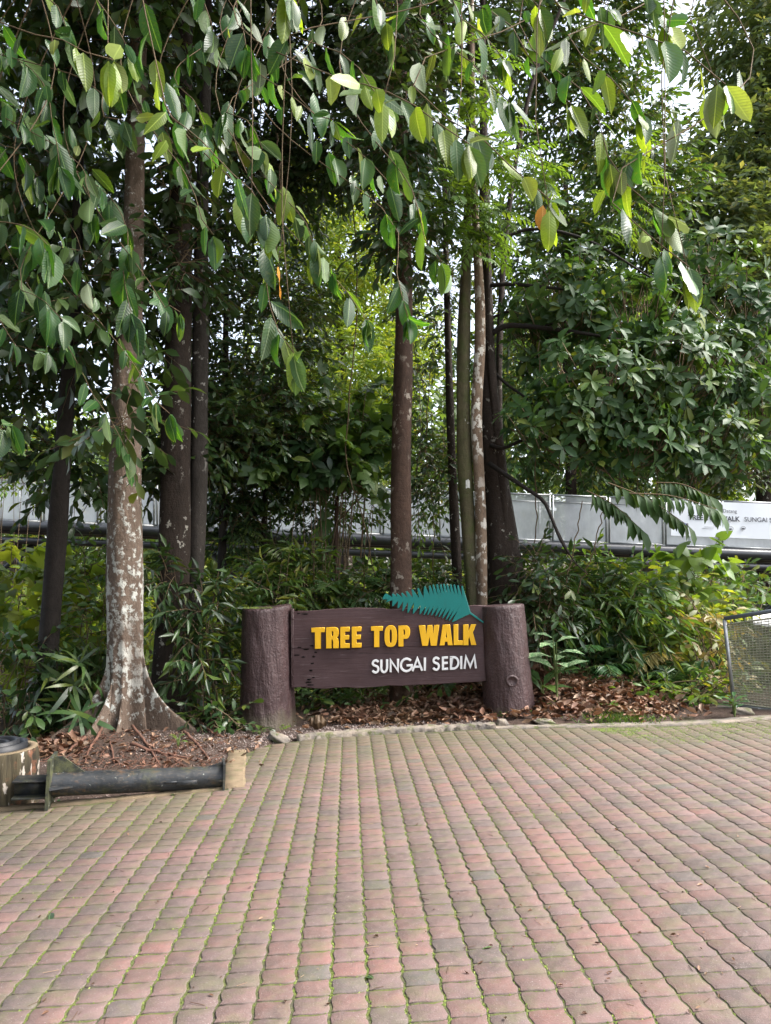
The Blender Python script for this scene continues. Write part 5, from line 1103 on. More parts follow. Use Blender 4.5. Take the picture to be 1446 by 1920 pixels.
limb(s2, [(500, 990, 11.3), (460, 960, 11.2), (440, 985, 11.1), (430, 1030, 11.1)], .01, .004, M['twig']); limb(s3, [(632, 980, 11.3), (680, 930, 11.2), (720, 905, 11.1)], .012, .004, M['twig'])

# ---- broad drooping leaves: every leaf its own object
def big_leaf_mesh(seed, mat):
    r = np.random.default_rng(seed); ns = 6; ts = np.linspace(0, 1, ns + 1); wm = r.uniform(0.17, 0.205); bend = r.uniform(0.05, 0.45); fold = r.uniform(-0.25, 0.35); tw_ = r.normal() * 0.35; side = r.normal() * 0.06
    V = []; cols = np.array([-1, -.5, 0, .5, 1.0])
    for t_ in ts:
        w_ = wm * (math.sin(math.pi * min(1, t_ * 0.94 + 0.035) ** 0.82) ** 0.62) if 0 < t_ < 1 else (0.012 if t_ == 0 else 0.004)
        a_ = tw_ * t_; cy = t_ - 0.10 * bend * t_ ** 2; cz = -bend * 0.5 * t_ ** 2; cx = side * math.sin(t_ * math.pi)
        for c_ in cols:
            x_ = c_ * w_; z_ = abs(c_) * w_ * fold + 0.012 * math.sin(t_ * 19 + c_ * 2 + seed) * abs(c_)
            V.append([cx + x_ * math.cos(a_) - z_ * math.sin(a_), cy, cz + x_ * math.sin(a_) + z_ * math.cos(a_)])
    F = [(i * 5 + j, i * 5 + j + 1, i * 5 + 6 + j, i * 5 + 5 + j) for i in range(ns) for j in range(4)]
    me = mesh(np.array(V), F, mat, None, True, 'leaf'); return me
BL_ = {k_: [big_leaf_mesh(s + o_, M[k_]) for s in range(6)] for k_, o_ in (('big', 0), ('bigy', 20), ('bigg', 40), ('bigo', 60))}
NLEAF = {}
def leaf_object(parent, P, D, Nn, L, kind='big', label=None):
    D = unit(D); X_ = unit(np.cross(D, Nn)); Z_ = np.cross(X_, D)
    o = bpy.data.objects.new('leaf', rnd.choice(BL_[kind])); COL.objects.link(o); o.parent = parent
    o.matrix_local = Matrix(((X_[0] * L, D[0] * L, Z_[0] * L, P[0]), (X_[1] * L, D[1] * L, Z_[1] * L, P[1]), (X_[2] * L, D[2] * L, Z_[2] * L, P[2]), (0, 0, 0, 1)))
    if label: o['label'] = label
    return o
def leafy_branch(tr, attach, pts, L=0.27, step=0.16, kinds=('big',), r0=0.008, extra=4, first=0.0):
    """pts: (px, py, Y) of the twig in view; attach: (px, py, Y) on the trunk, above the frame"""
    A_ = W(*attach); Q = [W(*q) for q in pts]
    q0 = pts[0]; pre = []
    if q0[1] > -20: pre = [W(q0[0] - rnd.uniform(110, 330) * (1 if rnd.random() < .75 else -1), q0[1] * 0.5 - 60, q0[2] + 0.5)]
    top_ = W(q0[0] + (attach[0] - q0[0]) * 0.2, -240, q0[2] + 0.6)
    full = catmull(np.array([A_, (A_ + top_) / 2 + np.array([0, 0, 0.3]), top_] + pre + Q), 48); vis = catmull(np.array(pre + Q), 40)
    rad = np.concatenate([np.linspace(0.03, 0.006, 20), np.linspace(0.0060, 0.0034, 28)])
    br = link('branch', mesh(*tube(full, rad, 6), M['twig'], None, True), tr)
    ln = np.concatenate([[0], np.cumsum(np.linalg.norm(np.diff(vis, axis=0), axis=1))]); n_ = max(3, int(ln[-1] / step) + 1)
    for k in range(n_ + extra):
        s = min(1.0, first + (1 - first) * ((k + 0.4) / n_) ** 0.72 + rnd.uniform(-.03, .03)) * ln[-1]; s = max(s, 0); i = min(int(np.searchsorted(ln, s)), 39); P = vis[i]; tg = unit(vis[min(i + 1, 39)] - vis[max(i - 1, 0)])
        sd_ = unit(np.cross(tg, [0, 0, 1])) * (1 if k % 2 else -1)
        D = tg * rnd.uniform(0.0, 0.6) + sd_ * rnd.uniform(0.05, 0.6) + np.array([0, 0, -1]) * rnd.uniform(0.7, 1.5)
        if rnd.random() < 0.16: D = tg * 0.5 + sd_ * 0.9 + np.array([0, 0, -0.15])
        Nn = np.array([rnd.gauss(0.1, 0.75), rnd.gauss(-0.75, 0.4), rnd.uniform(0.2, 0.9)])
        if rnd.random() < 0.14: Nn = -Nn
        leaf_object(br, P + unit(D) * 0.015, D, Nn, L * rnd.uniform(0.55, 1.18), rnd.choice(kinds))
    return br
A1 = (266, -330, 7.9); A2 = (750, -330, 9.4); A3 = (1132, -300, 12.6); A4 = (880, -240, 9.5); A5 = (1110, -260, 12.4)
k1 = ('big',) * 6 + ('bigg',); k2 = ('big', 'big', 'big', 'bigg', 'bigy'); k3 = ('big', 'bigg', 'bigg', 'bigy', 'bigy')
for at, pts, L, kd in [
    (A1, [(-60, 20, 4.6), (10, 45, 4.5), (70, 66, 4.4), (130, 78, 4.4), (165, 100, 4.4), (212, 112, 4.4)], .27, k3),
    (A1, [(70, -50, 5.0), (110, 15, 5.0), (130, 70, 5.0)], .26, k2), (A1, [(150, -60, 4.8), (190, 10, 4.8), (215, 45, 4.8), (245, 100, 4.9)], .26, k2),
    (A1, [(262, -50, 4.9), (285, 80, 4.8), (305, 170, 4.7), (318, 215, 4.6), (372, 258, 4.5), (430, 320, 4.4), (470, 355, 4.4), (498, 400, 4.4)], .27, k2),
    (A1, [(-40, 380, 5.2), (20, 418, 5.1), (55, 425, 5.0), (95, 465, 5.0)], .27, k1), (A1, [(60, 130, 6.2), (100, 240, 6.0), (112, 310, 5.9)], .30, k1), (A1, [(160, 150, 5.8), (190, 215, 5.7), (232, 225, 5.7)], .26, k1),
    (A1, [(215, 380, 6.9), (232, 520, 6.8), (246, 585, 6.7)], .36, k1), (A1, [(150, 690, 7.0), (190, 760, 6.9), (215, 800, 6.8), (240, 850, 6.8)], .26, k1), (A1, [(40, 500, 6.6), (80, 560, 6.5), (118, 600, 6.4)], .33, k1),
    (A1, [(262, 700, 6.9), (290, 750, 6.8), (318, 775, 6.8)], .25, k2), (A1, [(290, 545, 6.6), (320, 572, 6.5), (338, 585, 6.5)], .25, k2), (A1, [(-30, 760, 6.4), (22, 795, 6.3)], .26, k1), (A1, [(350, 330, 5.6), (378, 410, 5.5), (400, 440, 5.5)], .24, k2),
    (A1, [(345, -60, 5.4), (385, 10, 5.3), (400, 60, 5.3)], .26, k1), (A1, [(130, 290, 6.4), (160, 340, 6.3), (175, 400, 6.3)], .27, k1), (A1, [(-30, 250, 6.2), (30, 280, 6.1), (70, 330, 6.0)], .27, k1), (A1, [(0, 600, 7.4), (40, 650, 7.3), (90, 660, 7.2)], .27, k1), (A1, [(330, 130, 6.6), (365, 190, 6.5), (385, 230, 6.4)], .26, k1)]:
    leafy_branch(bt, at, pts, L, 0.17, kd)
for at, pts, L, kd in [
    (A2, [(420, -40, 5.4), (450, 30, 5.3), (462, 90, 5.2)], .26, k1), (A2, [(430, 190, 5.8), (470, 230, 5.7), (492, 280, 5.6)], .26, k1), (A2, [(530, -60, 4.6), (548, -5, 4.6)], .28, ('bigy', 'bigg')),
    (A2, [(555, 60, 4.9), (600, 85, 4.8), (650, 105, 4.7), (690, 150, 4.6), (705, 190, 4.5), (722, 195, 4.5)], .26, k2), (A2, [(640, 150, 4.6), (690, 158, 4.4), (760, 188, 4.3), (810, 220, 4.2), (850, 258, 4.2), (880, 270, 4.2)], .25, k3),
    (A2, [(560, 190, 5.4), (590, 215, 5.4), (625, 225, 5.3)], .25, k2), (A2, [(700, 310, 5.6), (740, 350, 5.5), (775, 380, 5.4)], .25, k1), (A2, [(770, 350, 5.0), (790, 430, 4.9), (812, 480, 4.9), (828, 490, 4.9)], .25, k2),
    (A2, [(725, 400, 5.9), (742, 500, 5.8), (755, 560, 5.7), (765, 595, 5.7)], .27, k1), (A2, [(470, 380, 5.0), (498, 520, 5.0), (512, 600, 4.9), (540, 645, 4.8), (551, 662, 4.8)], .27, k2), (A2, [(575, 420, 5.4), (590, 465, 5.4)], .25, k3), (A2, [(660, 560, 6.4), (690, 600, 6.3)], .27, k1),
    (A2, [(690, -50, 4.8), (715, 20, 4.8), (725, 40, 4.8)], .26, k2)]:
    leafy_branch(ct, at, pts, L, 0.17, kd)
for at, pts, L, kd in [
    (A5, [(780, 120, 4.6), (830, 215, 4.5), (885, 240, 4.4), (930, 290, 4.3), (975, 325, 4.2), (1010, 350, 4.2), (1032, 375, 4.2)], .24, k3), (A5, [(840, -20, 5.0), (880, 45, 4.9), (915, 70, 4.8), (945, 110, 4.8)], .27, k2), (A5, [(960, -70, 4.5), (985, -20, 4.5), (1012, 15, 4.5)], .27, k3),
    (A5, [(1010, -30, 4.4), (1070, 20, 4.3), (1120, 40, 4.2), (1190, 62, 4.1), (1260, 78, 4.0), (1300, 110, 4.0), (1325, 135, 4.0), (1360, 158, 4.0)], .25, k3), (A5, [(1060, 70, 4.7), (1100, 110, 4.6), (1150, 150, 4.5), (1180, 180, 4.5), (1200, 210, 4.5)], .25, k3),
    (A5, [(1100, 180, 4.6), (1130, 260, 4.5), (1150, 320, 4.5), (1180, 350, 4.4), (1225, 385, 4.4), (1250, 410, 4.4)], .24, k2), (A5, [(1150, 330, 4.4), (1175, 395, 4.3), (1210, 435, 4.3), (1250, 468, 4.2), (1292, 500, 4.2)], .24, k3),
    (A5, [(940, 30, 5.2), (1000, 120, 5.1), (1050, 175, 5.0), (1070, 195, 5.0)], .26, k3), (A5, [(1180, -70, 4.6), (1220, -10, 4.5), (1245, 40, 4.5)], .27, k3), (A5, [(900, 130, 5.2), (925, 170, 5.2), (955, 190, 5.1)], .25, k2), (A5, [(1080, -60, 4.9), (1110, 0, 4.8), (1140, 10, 4.8)], .27, k3)]:
    leafy_branch(gold, at, pts, L, 0.16, kd)
# single leaves that catch the eye
def one(tr, attach, px, py, Y_, tip, L, kind, nrm=(0.15, -1, 0.25), label=None):
    P = W(px, py, Y_); A_ = W(*attach); top_ = W(px + (attach[0] - px) * 0.12, -200, Y_ + 0.5); full = catmull(np.array([A_, (A_ + top_) / 2 + np.array([0, 0, .3]), top_, P * 0.6 + top_ * 0.4 + np.array([rnd.uniform(-.15, .15), 0.1, 0]), P]), 20)
    b_ = link('branch', mesh(*tube(full, np.linspace(0.012, 0.0025, 20), 5), M['twig'], None, True), tr); leaf_object(b_, P, W(px + tip[0], py + tip[1], Y_) - P, np.array(nrm), L, kind, label); return b_
b_ = one(bt, A1, 203, 115, 4.3, (0, 90), .27, 'bigy'); leaf_object(b_, W(214, 118, 4.32), np.array([.05, 0, -1]), np.array([.8, -.6, .1]), .27, 'bigy')
b_ = one(ct, A2, 718, 190, 4.3, (0, 85), .25, 'bigy'); b_ = one(ct, A2, 550, 660, 4.8, (-2, 80), .26, 'bigy'); b_ = one(gold, A5, 1030, 395, 4.1, (4, 80), .23, 'bigy', (0.3, -1, .2)); leaf_object(b_, W(1018, 385, 4.12), np.array([-.05, 0, -1]), np.array([-.2, -1, .3]), .15, 'bigo', 'leaf turning orange yellow')
b_ = one(bt, A1, 535, -10, 4.6, (10, 110), .33, 'bigy', (1, -.35, .1)); b_ = one(ct, A2, 522, 500, 5.2, (12, 60), .24, 'bigo', (1, -.4, .1), 'orange dying leaf'); b_ = one(gold, A5, 1345, 160, 4.0, (-6, 80), .24, 'bigy', (-.2, -1, .3)); b_ = one(gold, A5, 1290, 505, 4.2, (5, 75), .23, 'bigy', (.1, -1, .2))
b_ = one(gold, A5, 1240, 480, 4.2, (10, 70), .22, 'big', (.2, -.6, .8)); b_ = one(bt, A1, 472, 362, 4.35, (-8, 80), .26, 'bigg', (-.1, -.8, .6)); b_ = one(ct, A2, 855, 262, 4.2, (6, 80), .24, 'bigg', (0, -.8, .6))

# ================================================================== FAR FOREST
mb = MB(); mbd = MB()
topx = [-500, -100, 0, 250, 420, 600, 750, 820, 950, 1100, 1250, 1350, 1500, 1900]; topy = [700, 740, 770, 790, 720, 520, 610, 720, 580, 460, 520, 560, 420, 380]
NC = 1500; dd = rng.uniform(0, 1, NC); Yc = 27 + 24 * dd; pxs = rng.uniform(-420, 1880, NC); pt = np.interp(pxs, topx, topy)
pys = pt + (1215 - pt) * rng.uniform(0.0, 1.0, NC) ** 0.9 + (1 - dd) * 60
for k in range(NC):
    c_ = W(pxs[k], pys[k], Yc[k]); c_[2] = max(c_[2], float(gz(c_[0], c_[1])) + 0.3); r_ = rng.uniform(1.0, 2.3) * Yc[k] / 38; n_ = 62
    d = unit(rng.normal(size=(n_, 3)) + np.array([0, -0.5, 0.5])); P = c_ + d * r_ * rng.uniform(0.55, 1.05, (n_, 1)) * np.array([1.15, 1, .75])
    D = d * 0.6 + rng.normal(size=(n_, 3)) * 0.5 - np.array([0, 0, 0.45])
    scatter(mb, SM if k % 3 else NAR, P, D, np.array([0, -0.3, 1.0]) + rng.normal(size=(n_, 3)) * 0.4, rng.uniform(0.42, 0.75, n_) * Yc[k] / 36, rng.uniform(0.05, 0.9) + rng.normal(size=n_) * 0.1)
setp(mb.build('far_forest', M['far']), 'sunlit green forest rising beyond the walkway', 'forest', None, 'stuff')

mb = MB()  # leaf masses out of view, put there to block sky light
for k in range(620):
    if k < 300: c_ = np.array([rng.uniform(-15, -7.5), rng.uniform(-12, 5.5), 0]); c_[2] = 14 * rng.uniform(0.02, 1) * ss(-6.5, -9.5, c_[0]) + .3
    else: c_ = np.array([rng.uniform(-16, -4), rng.uniform(-22, -13), 0]); c_[2] = rng.uniform(.3, 10)
    n_ = 45; d = unit(rng.normal(size=(n_, 3))); scatter(mb, SM, c_ + d * rng.uniform(.5, 1.6, (n_, 1)), d * .5 + rng.normal(size=(n_, 3)) * .5 - np.array([0, 0, .4]), np.array([0, 0, 1.0]) + rng.normal(size=(n_, 3)) * .4, rng.uniform(.5, .85, n_), rng.uniform(0, .9, n_))
setp(mb.build('far_forest', M['deep']), 'unseen forest mass added on the left and behind the viewer for shade', 'forest', None, 'stuff')

# ================================================================== UNDERGROWTH
def shrub(name, label, blobs, T, mat, L, n_, kind='spray', cat='shrub', group=None, **kw):
    c_, r_ = blob_world(blobs[0]); e = empty(name, (c_[0], c_[1], float(gz(c_[0], c_[1]))), label, cat, group)
    st = MB(); root_ = np.array([c_[0], c_[1], float(gz(c_[0], c_[1])) - 0.05])
    for b in blobs:
        cb, rb = blob_world(b)
        for q in range(4):
            t_ = cb + rng.normal(size=3) * rb * 0.5; C_ = catmull(np.array([root_ + rng.normal(size=3) * [.1, .1, 0], (root_ + t_) / 2 + rng.normal(size=3) * .08, t_]), 7); st.add(*tube(C_, np.linspace(.012, .004, 7), 4, False))
    st.build('stem', M['twig'], e)
    if kind == 'spray': crown(e, blobs, T, mat, L, n_, **kw)
    elif kind == 'rosette': rosettes(e, blobs, T, mat, L, n_, **kw)
    elif kind == 'frond':
        mb, s2_ = MB(), MB()
        tot = sum(b[3] * b[4] for b in blobs)
        for b in blobs:
            cb, rb = blob_world(b); k_ = max(3, int(n_ * b[3] * b[4] / tot)); a_ = rng.uniform(0, 6.28, k_); el = rng.uniform(0.2, 1.1, k_)
            D0 = np.column_stack([np.cos(a_) * np.cos(el), np.sin(a_) * np.cos(el) - .25, np.sin(el)]); P0 = cb - np.array([0, 0, rb[2] * .5]) + rng.normal(size=(k_, 3)) * rb * kw.get('spread', 0.3)
            fronds(mb, s2_, P0, D0, rng.uniform(.7, 1.2, k_) * kw.get('ln', 0.8), kw.get('pairs', 14), L, kw.get('droop', 0.3), rng.uniform(.1, .9, k_), T, kw.get('ang', .9), kw.get('arch', .45))
        o = mb.build('frond', mat, e); o['kind'] = 'stuff'; o = s2_.build('frond_stalk', M['greentwig'], e); o['kind'] = 'stuff'
    return e
LOB = T_lobed(5, .68, .28); HRT = T_heart(); STR = T_strap()
SH = [
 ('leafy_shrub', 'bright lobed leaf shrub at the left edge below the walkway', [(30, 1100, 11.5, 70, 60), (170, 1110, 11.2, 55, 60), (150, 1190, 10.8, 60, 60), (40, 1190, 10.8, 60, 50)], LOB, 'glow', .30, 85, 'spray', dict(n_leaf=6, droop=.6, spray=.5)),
 ('leafy_shrub', 'dark drooping shrub low at the left edge beside the stump pot', [(30, 1260, 8.9, 60, 60), (20, 1340, 8.6, 60, 40)], OV, 'deep', .18, 75, 'spray', dict(n_leaf=7, droop=.8, spray=.45)),
 ('strap_plant', 'dark strap leaved plant left of the buttress roots', [(130, 1275, 8.7, 55, 60), (165, 1330, 8.5, 40, 35)], STR, 'deep', .42, 26, 'rosette', dict(per=9, shell=.3)),
 ('leafy_shrub', 'green thicket seen between the dark leaning trunk and buttressed tree', [(175, 1180, 10, 40, 80), (180, 1290, 9.6, 35, 60), (165, 1050, 11, 40, 50)], OVW, 'mid', .16, 110, 'spray', dict(n_leaf=7, droop=.6, spray=.4)),
 ('leafy_shrub', 'glossy dark shrub growing over the foot of the two dark trunks', [(400, 1150, 9.3, 45, 60), (385, 1240, 9.0, 40, 50), (310, 1090, 9.2, 35, 40)], NAR, 'deep', .22, 80, 'spray', dict(n_leaf=8, droop=.7, spray=.4)),
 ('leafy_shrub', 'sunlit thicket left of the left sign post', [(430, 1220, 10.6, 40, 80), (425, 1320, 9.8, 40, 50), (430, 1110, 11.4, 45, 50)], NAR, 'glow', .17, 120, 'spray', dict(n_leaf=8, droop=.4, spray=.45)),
 ('leafy_shrub', 'low dark shrub at the foot of the left sign post', [(395, 1345, 8.7, 50, 25), (445, 1360, 8.5, 20, 15)], OVW, 'deep', .14, 40, 'spray', dict(n_leaf=6, droop=.5, spray=.3)),
 ('thin_palm', 'thin dark feathery palm left of the sign in front of the walkway', [(470, 975, 11.6, 60, 45), (500, 1040, 11.4, 60, 50)], T_simple(.06, .03, .1), 'deep', .32, 24, 'frond', dict(ln=.9, pairs=18, arch=.5)),
 ('leafy_shrub', 'leafy shrub with reddish tips above the left half of the sign', [(545, 1075, 10.8, 60, 40), (570, 1115, 10.4, 80, 30), (520, 1120, 10.2, 40, 30)], NAR, 'mid', .22, 120, 'spray', dict(n_leaf=8, droop=.5, spray=.45)),
 ('fern', 'arching fern fronds behind the middle of the sign top', [(690, 1095, 10.8, 50, 35), (640, 1110, 10.6, 60, 35), (810, 1090, 10.9, 50, 35)], T_simple(.11, .04, .12), 'fernleaf', .26, 46, 'frond', dict(ln=.75, pairs=14)),
 ('leafy_shrub', 'dense dark shrub behind the teal frond', [(800, 1090, 10.6, 60, 40), (690, 1105, 10.3, 50, 35), (860, 1070, 11, 30, 45)], OVW, 'deep', .13, 120, 'spray', dict(n_leaf=7, droop=.5, spray=.35)),
 ('lobed_plant', 'large lobed leaf plant hanging over the walkway left of the reddish trunk', [(640, 780, 11.4, 80, 50), (600, 860, 11.2, 85, 50), (680, 840, 11.5, 50, 50)], LOB, 'mid', .27, 110, 'spray', dict(n_leaf=6, droop=.6, spray=.6)),
 ('lobed_plant', 'dark finger leaved plant above the walkway left of the reddish trunk', [(600, 885, 10.8, 60, 35), (560, 850, 11, 60, 40), (660, 890, 10.8, 40, 25)], OV, 'deep', .26, 50, 'rosette', dict(per=9, shell=.4)),
 ('leafy_shrub', 'backlit thicket seen under the left half of the sign', [(590, 1320, 10.4, 50, 45), (640, 1305, 10.8, 60, 45), (690, 1320, 10.4, 40, 35)], NAR, 'mid', .16, 170, 'spray', dict(n_leaf=8, droop=.4, spray=.35)),
 ('leafy_shrub', 'broad leaved shrub under the right half of the sign', [(760, 1305, 9.7, 60, 25), (840, 1288, 9.6, 70, 18), (880, 1280, 9.5, 30, 16), (700, 1315, 9.8, 40, 22)], OV, 'mid', .17, 62, 'spray', dict(n_leaf=6, droop=.5, spray=.3)),
 ('leafy_shrub', 'dark shrub against the foot of the broad brown trunk', [(1010, 1080, 9.6, 40, 60), (1020, 1160, 9.4, 40, 60), (975, 1110, 9.7, 25, 30)], OVW, 'deep', .15, 110, 'spray', dict(n_leaf=7, droop=.6, spray=.4)),
 ('leafy_shrub', 'tall slender leaved shrub in the middle of the right hand thicket', [(1080, 1095, 10.4, 60, 40), (1130, 1140, 10.2, 80, 55), (1180, 1180, 10, 70, 60), (1060, 1150, 10, 50, 60)], NAR, 'mid', .23, 210, 'spray', dict(n_leaf=8, droop=.6, spray=.5)),
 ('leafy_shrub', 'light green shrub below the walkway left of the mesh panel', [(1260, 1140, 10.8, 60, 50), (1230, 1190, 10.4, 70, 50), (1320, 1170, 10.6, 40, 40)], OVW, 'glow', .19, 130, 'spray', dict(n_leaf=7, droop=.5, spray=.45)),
 ('heart_leaf_shrub', 'pale heart leaved shrub reaching up to the lower walkway pipe', [(1265, 1060, 11, 60, 20), (1310, 1070, 11, 45, 22), (1240, 1085, 10.9, 40, 18)], HRT, 'bright', .24, 26, 'spray', dict(n_leaf=5, droop=.9, spray=.5)),
 ('leafy_shrub', 'yellowing dry shrub beside the mesh panel post', [(1330, 1190, 9.8, 35, 40), (1340, 1250, 9.5, 25, 40), (1300, 1150, 10.2, 40, 25)], OVW, 'tan', .16, 36, 'spray', dict(n_leaf=6, droop=.7, spray=.4)),
 ('fern', 'yellowed drooping fern fronds in the right hand thicket', [(1260, 1235, 9.9, 40, 25)], T_simple(.10, .04, .12), 'tan', .30, 5, 'frond', dict(ln=.8, pairs=15, arch=.6)),
 ('fern', 'dark green fern fronds at the middle of the right hand bank', [(1130, 1225, 9.8, 60, 40), (1200, 1260, 9.7, 70, 40), (1090, 1250, 9.7, 50, 35), (1260, 1290, 9.4, 60, 30)], T_simple(.10, .04, .12), 'fernleaf', .28, 62, 'frond', dict(ln=.7, pairs=15)),
 ('leafy_shrub', 'low fresh green plants at the bottom of the right hand bank', [(1230, 1318, 9.2, 60, 22), (1300, 1310, 9.1, 50, 28), (1340, 1290, 9.1, 30, 30), (1170, 1300, 9.4, 40, 18)], OVW, 'bright', .13, 120, 'spray', dict(n_leaf=6, droop=.4, spray=.25)),
 ('leafy_shrub', 'deep shaded shrub behind the right hand ferns', [(1120, 1190, 10.9, 90, 60), (1220, 1230, 10.8, 90, 60), (1060, 1230, 10.4, 50, 60)], OVW, 'deep', .16, 200, 'spray', dict(n_leaf=7, droop=.5, spray=.4)),
 ('leafy_shrub', 'shaded bush filling the gap behind the mesh panel', [(1400, 1200, 11.2, 70, 70), (1420, 1290, 10.8, 70, 50), (1370, 1110, 12, 70, 40)], OVW, 'mid', .18, 170, 'spray', dict(n_leaf=7, droop=.5, spray=.45)),
 ('leafy_shrub', 'glowing yellow green bush above the banner', [(1325, 905, 21, 45, 28), (1300, 930, 21, 30, 20)], SM, 'bright', .26, 150, 'spray', dict(n_leaf=8, droop=.4, spray=.6)),
 ('leafy_shrub', 'small leaved bush above the walkway at the left edge', [(20, 890, 15, 50, 25), (80, 865, 15.5, 60, 25)], SM, 'bright', .17, 90, 'spray', dict(n_leaf=8, droop=.4, spray=.5)),
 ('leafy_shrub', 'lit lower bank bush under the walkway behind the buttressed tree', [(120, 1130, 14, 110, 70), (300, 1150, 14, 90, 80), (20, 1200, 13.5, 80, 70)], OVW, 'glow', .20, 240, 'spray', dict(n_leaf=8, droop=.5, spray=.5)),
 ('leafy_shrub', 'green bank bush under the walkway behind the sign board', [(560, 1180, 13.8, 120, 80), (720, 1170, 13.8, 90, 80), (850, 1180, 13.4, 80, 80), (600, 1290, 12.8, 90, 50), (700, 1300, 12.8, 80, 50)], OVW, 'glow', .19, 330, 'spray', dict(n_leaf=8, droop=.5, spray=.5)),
 ('leafy_shrub', 'green bank bush under the walkway behind the right hand thicket', [(1080, 1110, 13.5, 110, 60), (1210, 1130, 13.5, 100, 70), (1350, 1180, 13, 90, 80)], OVW, 'mid', .19, 260, 'spray', dict(n_leaf=8, droop=.5, spray=.5)),
]
for nm, lb, bl, T_, mt, L_, n_, kd, kw in SH: shrub(nm, lb, bl, T_, M[mt], L_, n_, kd, cat={'fern': 'fern', 'thin_palm': 'palm'}.get(nm, 'shrub'), **kw)

# small plants: (name, label, px, py, leaves, length, material, template)
def plantlet(name, label, px, py, n_, L, mat, T, h=0.12, spread=1.0, cat='plant'):
    p_ = G(px, py); z = float(gz(p_[0], p_[1])); 
    P_ = np.array([p_[0], p_[1], z])
    if py < 1345 or px > 1000 and py < 1352:                       # on the bank: follow the ray onto the mound
        for Yt in np.linspace(7, 12, 120):
            q = W(px, py, Yt)
            if q[2] < float(gz(q[0], q[1])): P_ = q; break
    e = empty(name, P_, label, cat); mb, st = MB(), MB()
    for k in range(n_):
        a_ = k * 2.4 + rng.uniform(-.3, .3); t_ = (k + 1) / n_; b_ = P_ + np.array([math.cos(a_) * .02, math.sin(a_) * .02, h * (0.4 + 0.6 * t_)])
        st.add(*tube(np.array([P_ - [0, 0, .02], (P_ + b_) / 2, b_]), 0.004, 4, False))
        D = np.array([math.cos(a_) * spread, math.sin(a_) * spread, 0.55 - .4 * rng.uniform()]); scatter(mb, T, b_[None], D[None], np.array([[0, -.2, 1.0]]), L * rng.uniform(.75, 1.15), rng.uniform(.2, .9))
    mb.build('foliage', mat, e); st.build('stem', M['greentwig'], e); return e
plantlet('seedling', 'bright yellow green seedling to the right of the buttress roots', 362, 1376, 9, .15, M['bright'], OV, .17)
plantlet('seedling', 'broad leaved seedling just right of the bright yellow green one', 384, 1366, 6, .17, M['mid'], OV, .14)
plantlet('seedling', 'tiny seedling in front of the right buttress root', 334, 1412, 6, .09, M['mid'], OV, .14)
plantlet('seedling', 'little blue green sprig at the front of the left sign post', 486, 1381, 8, .075, M['deep'], OVW, .05)
plantlet('seedling', 'leafy weed under the left end of the steel pipe', 112, 1502, 9, .085, M['deep'], OVW, .06)
plantlet('seedling', 'leafy weed under the right end of the steel pipe', 335, 1487, 9, .075, M['deep'], OVW, .05)
plantlet('seedling', 'small weed at the pipe end plate beside the short kerb', 418, 1478, 7, .07, M['deep'], OVW, .05)
plantlet('seedling', 'single upright green blade in the litter left of the roots', 70, 1396, 4, .2, M['bright'], OV, .1, .35)
plantlet('seedling', 'green sapling sprig in front of the plinth under the mesh panel', 1378, 1346, 13, .13, M['fernleaf'], OVW, .22)
plantlet('seedling', 'pale green seedling growing in the brown leaf litter mound', 1142, 1332, 9, .12, M['bright'], OVW, .07)
plantlet('seedling', 'fresh seedling in the litter close to the right sign post', 1030, 1325, 7, .10, M['bright'], OVW, .05)
# variegated broad leaved plant beside the right post
m, t = nt('variegated leaf'); n = N(t); v_ = n.noise(n.pos(), 60, 3)
cc = n.mix(n.ramp(v_, [(0.46, 0), (0.56, .8)]), n.ramp(n.attr('rnd'), [(0, (.03, .11, .04)), (1, (.08, .19, .06))]), (.36, .42, .26)); n.out(n.bsdf(cc, .4, None, .45)); M['varie'] = m
e = plantlet('variegated_plant', 'tall plant with cream speckled leaves beside the right sign post', 1045, 1318, 10, .36, M['varie'], T_oval(.2, .05, .25), .72, .8)
plantlet('broad_leaf_plant', 'clump of broad plain green leaves touching the right sign post', 1018, 1315, 7, .42, M['mid'], T_oval(.16, .05, .3), .22, .5)
# dead brown stalk
p_ = W(1066, 1300, 9.45); e = empty('dead_stalk', (p_[0], p_[1], float(gz(p_[0], p_[1]))), 'dead brown plant stalk standing in the litter right of the sign', 'dead plant')
mb = MB()
for k in range(9):
    b_ = W(1058 + rng.uniform(-8, 12), 1305, 9.45 + rng.uniform(-.06, .06)); scatter(mb, T_strap(.13), b_[None], np.array([[rng.normal() * .12, rng.normal() * .12, 1.0]]), np.array([[rng.normal(), -1, .1]]), rng.uniform(.22, .42), rng.uniform(.05, .5))
mb.build('sheath', M['dry'], e)
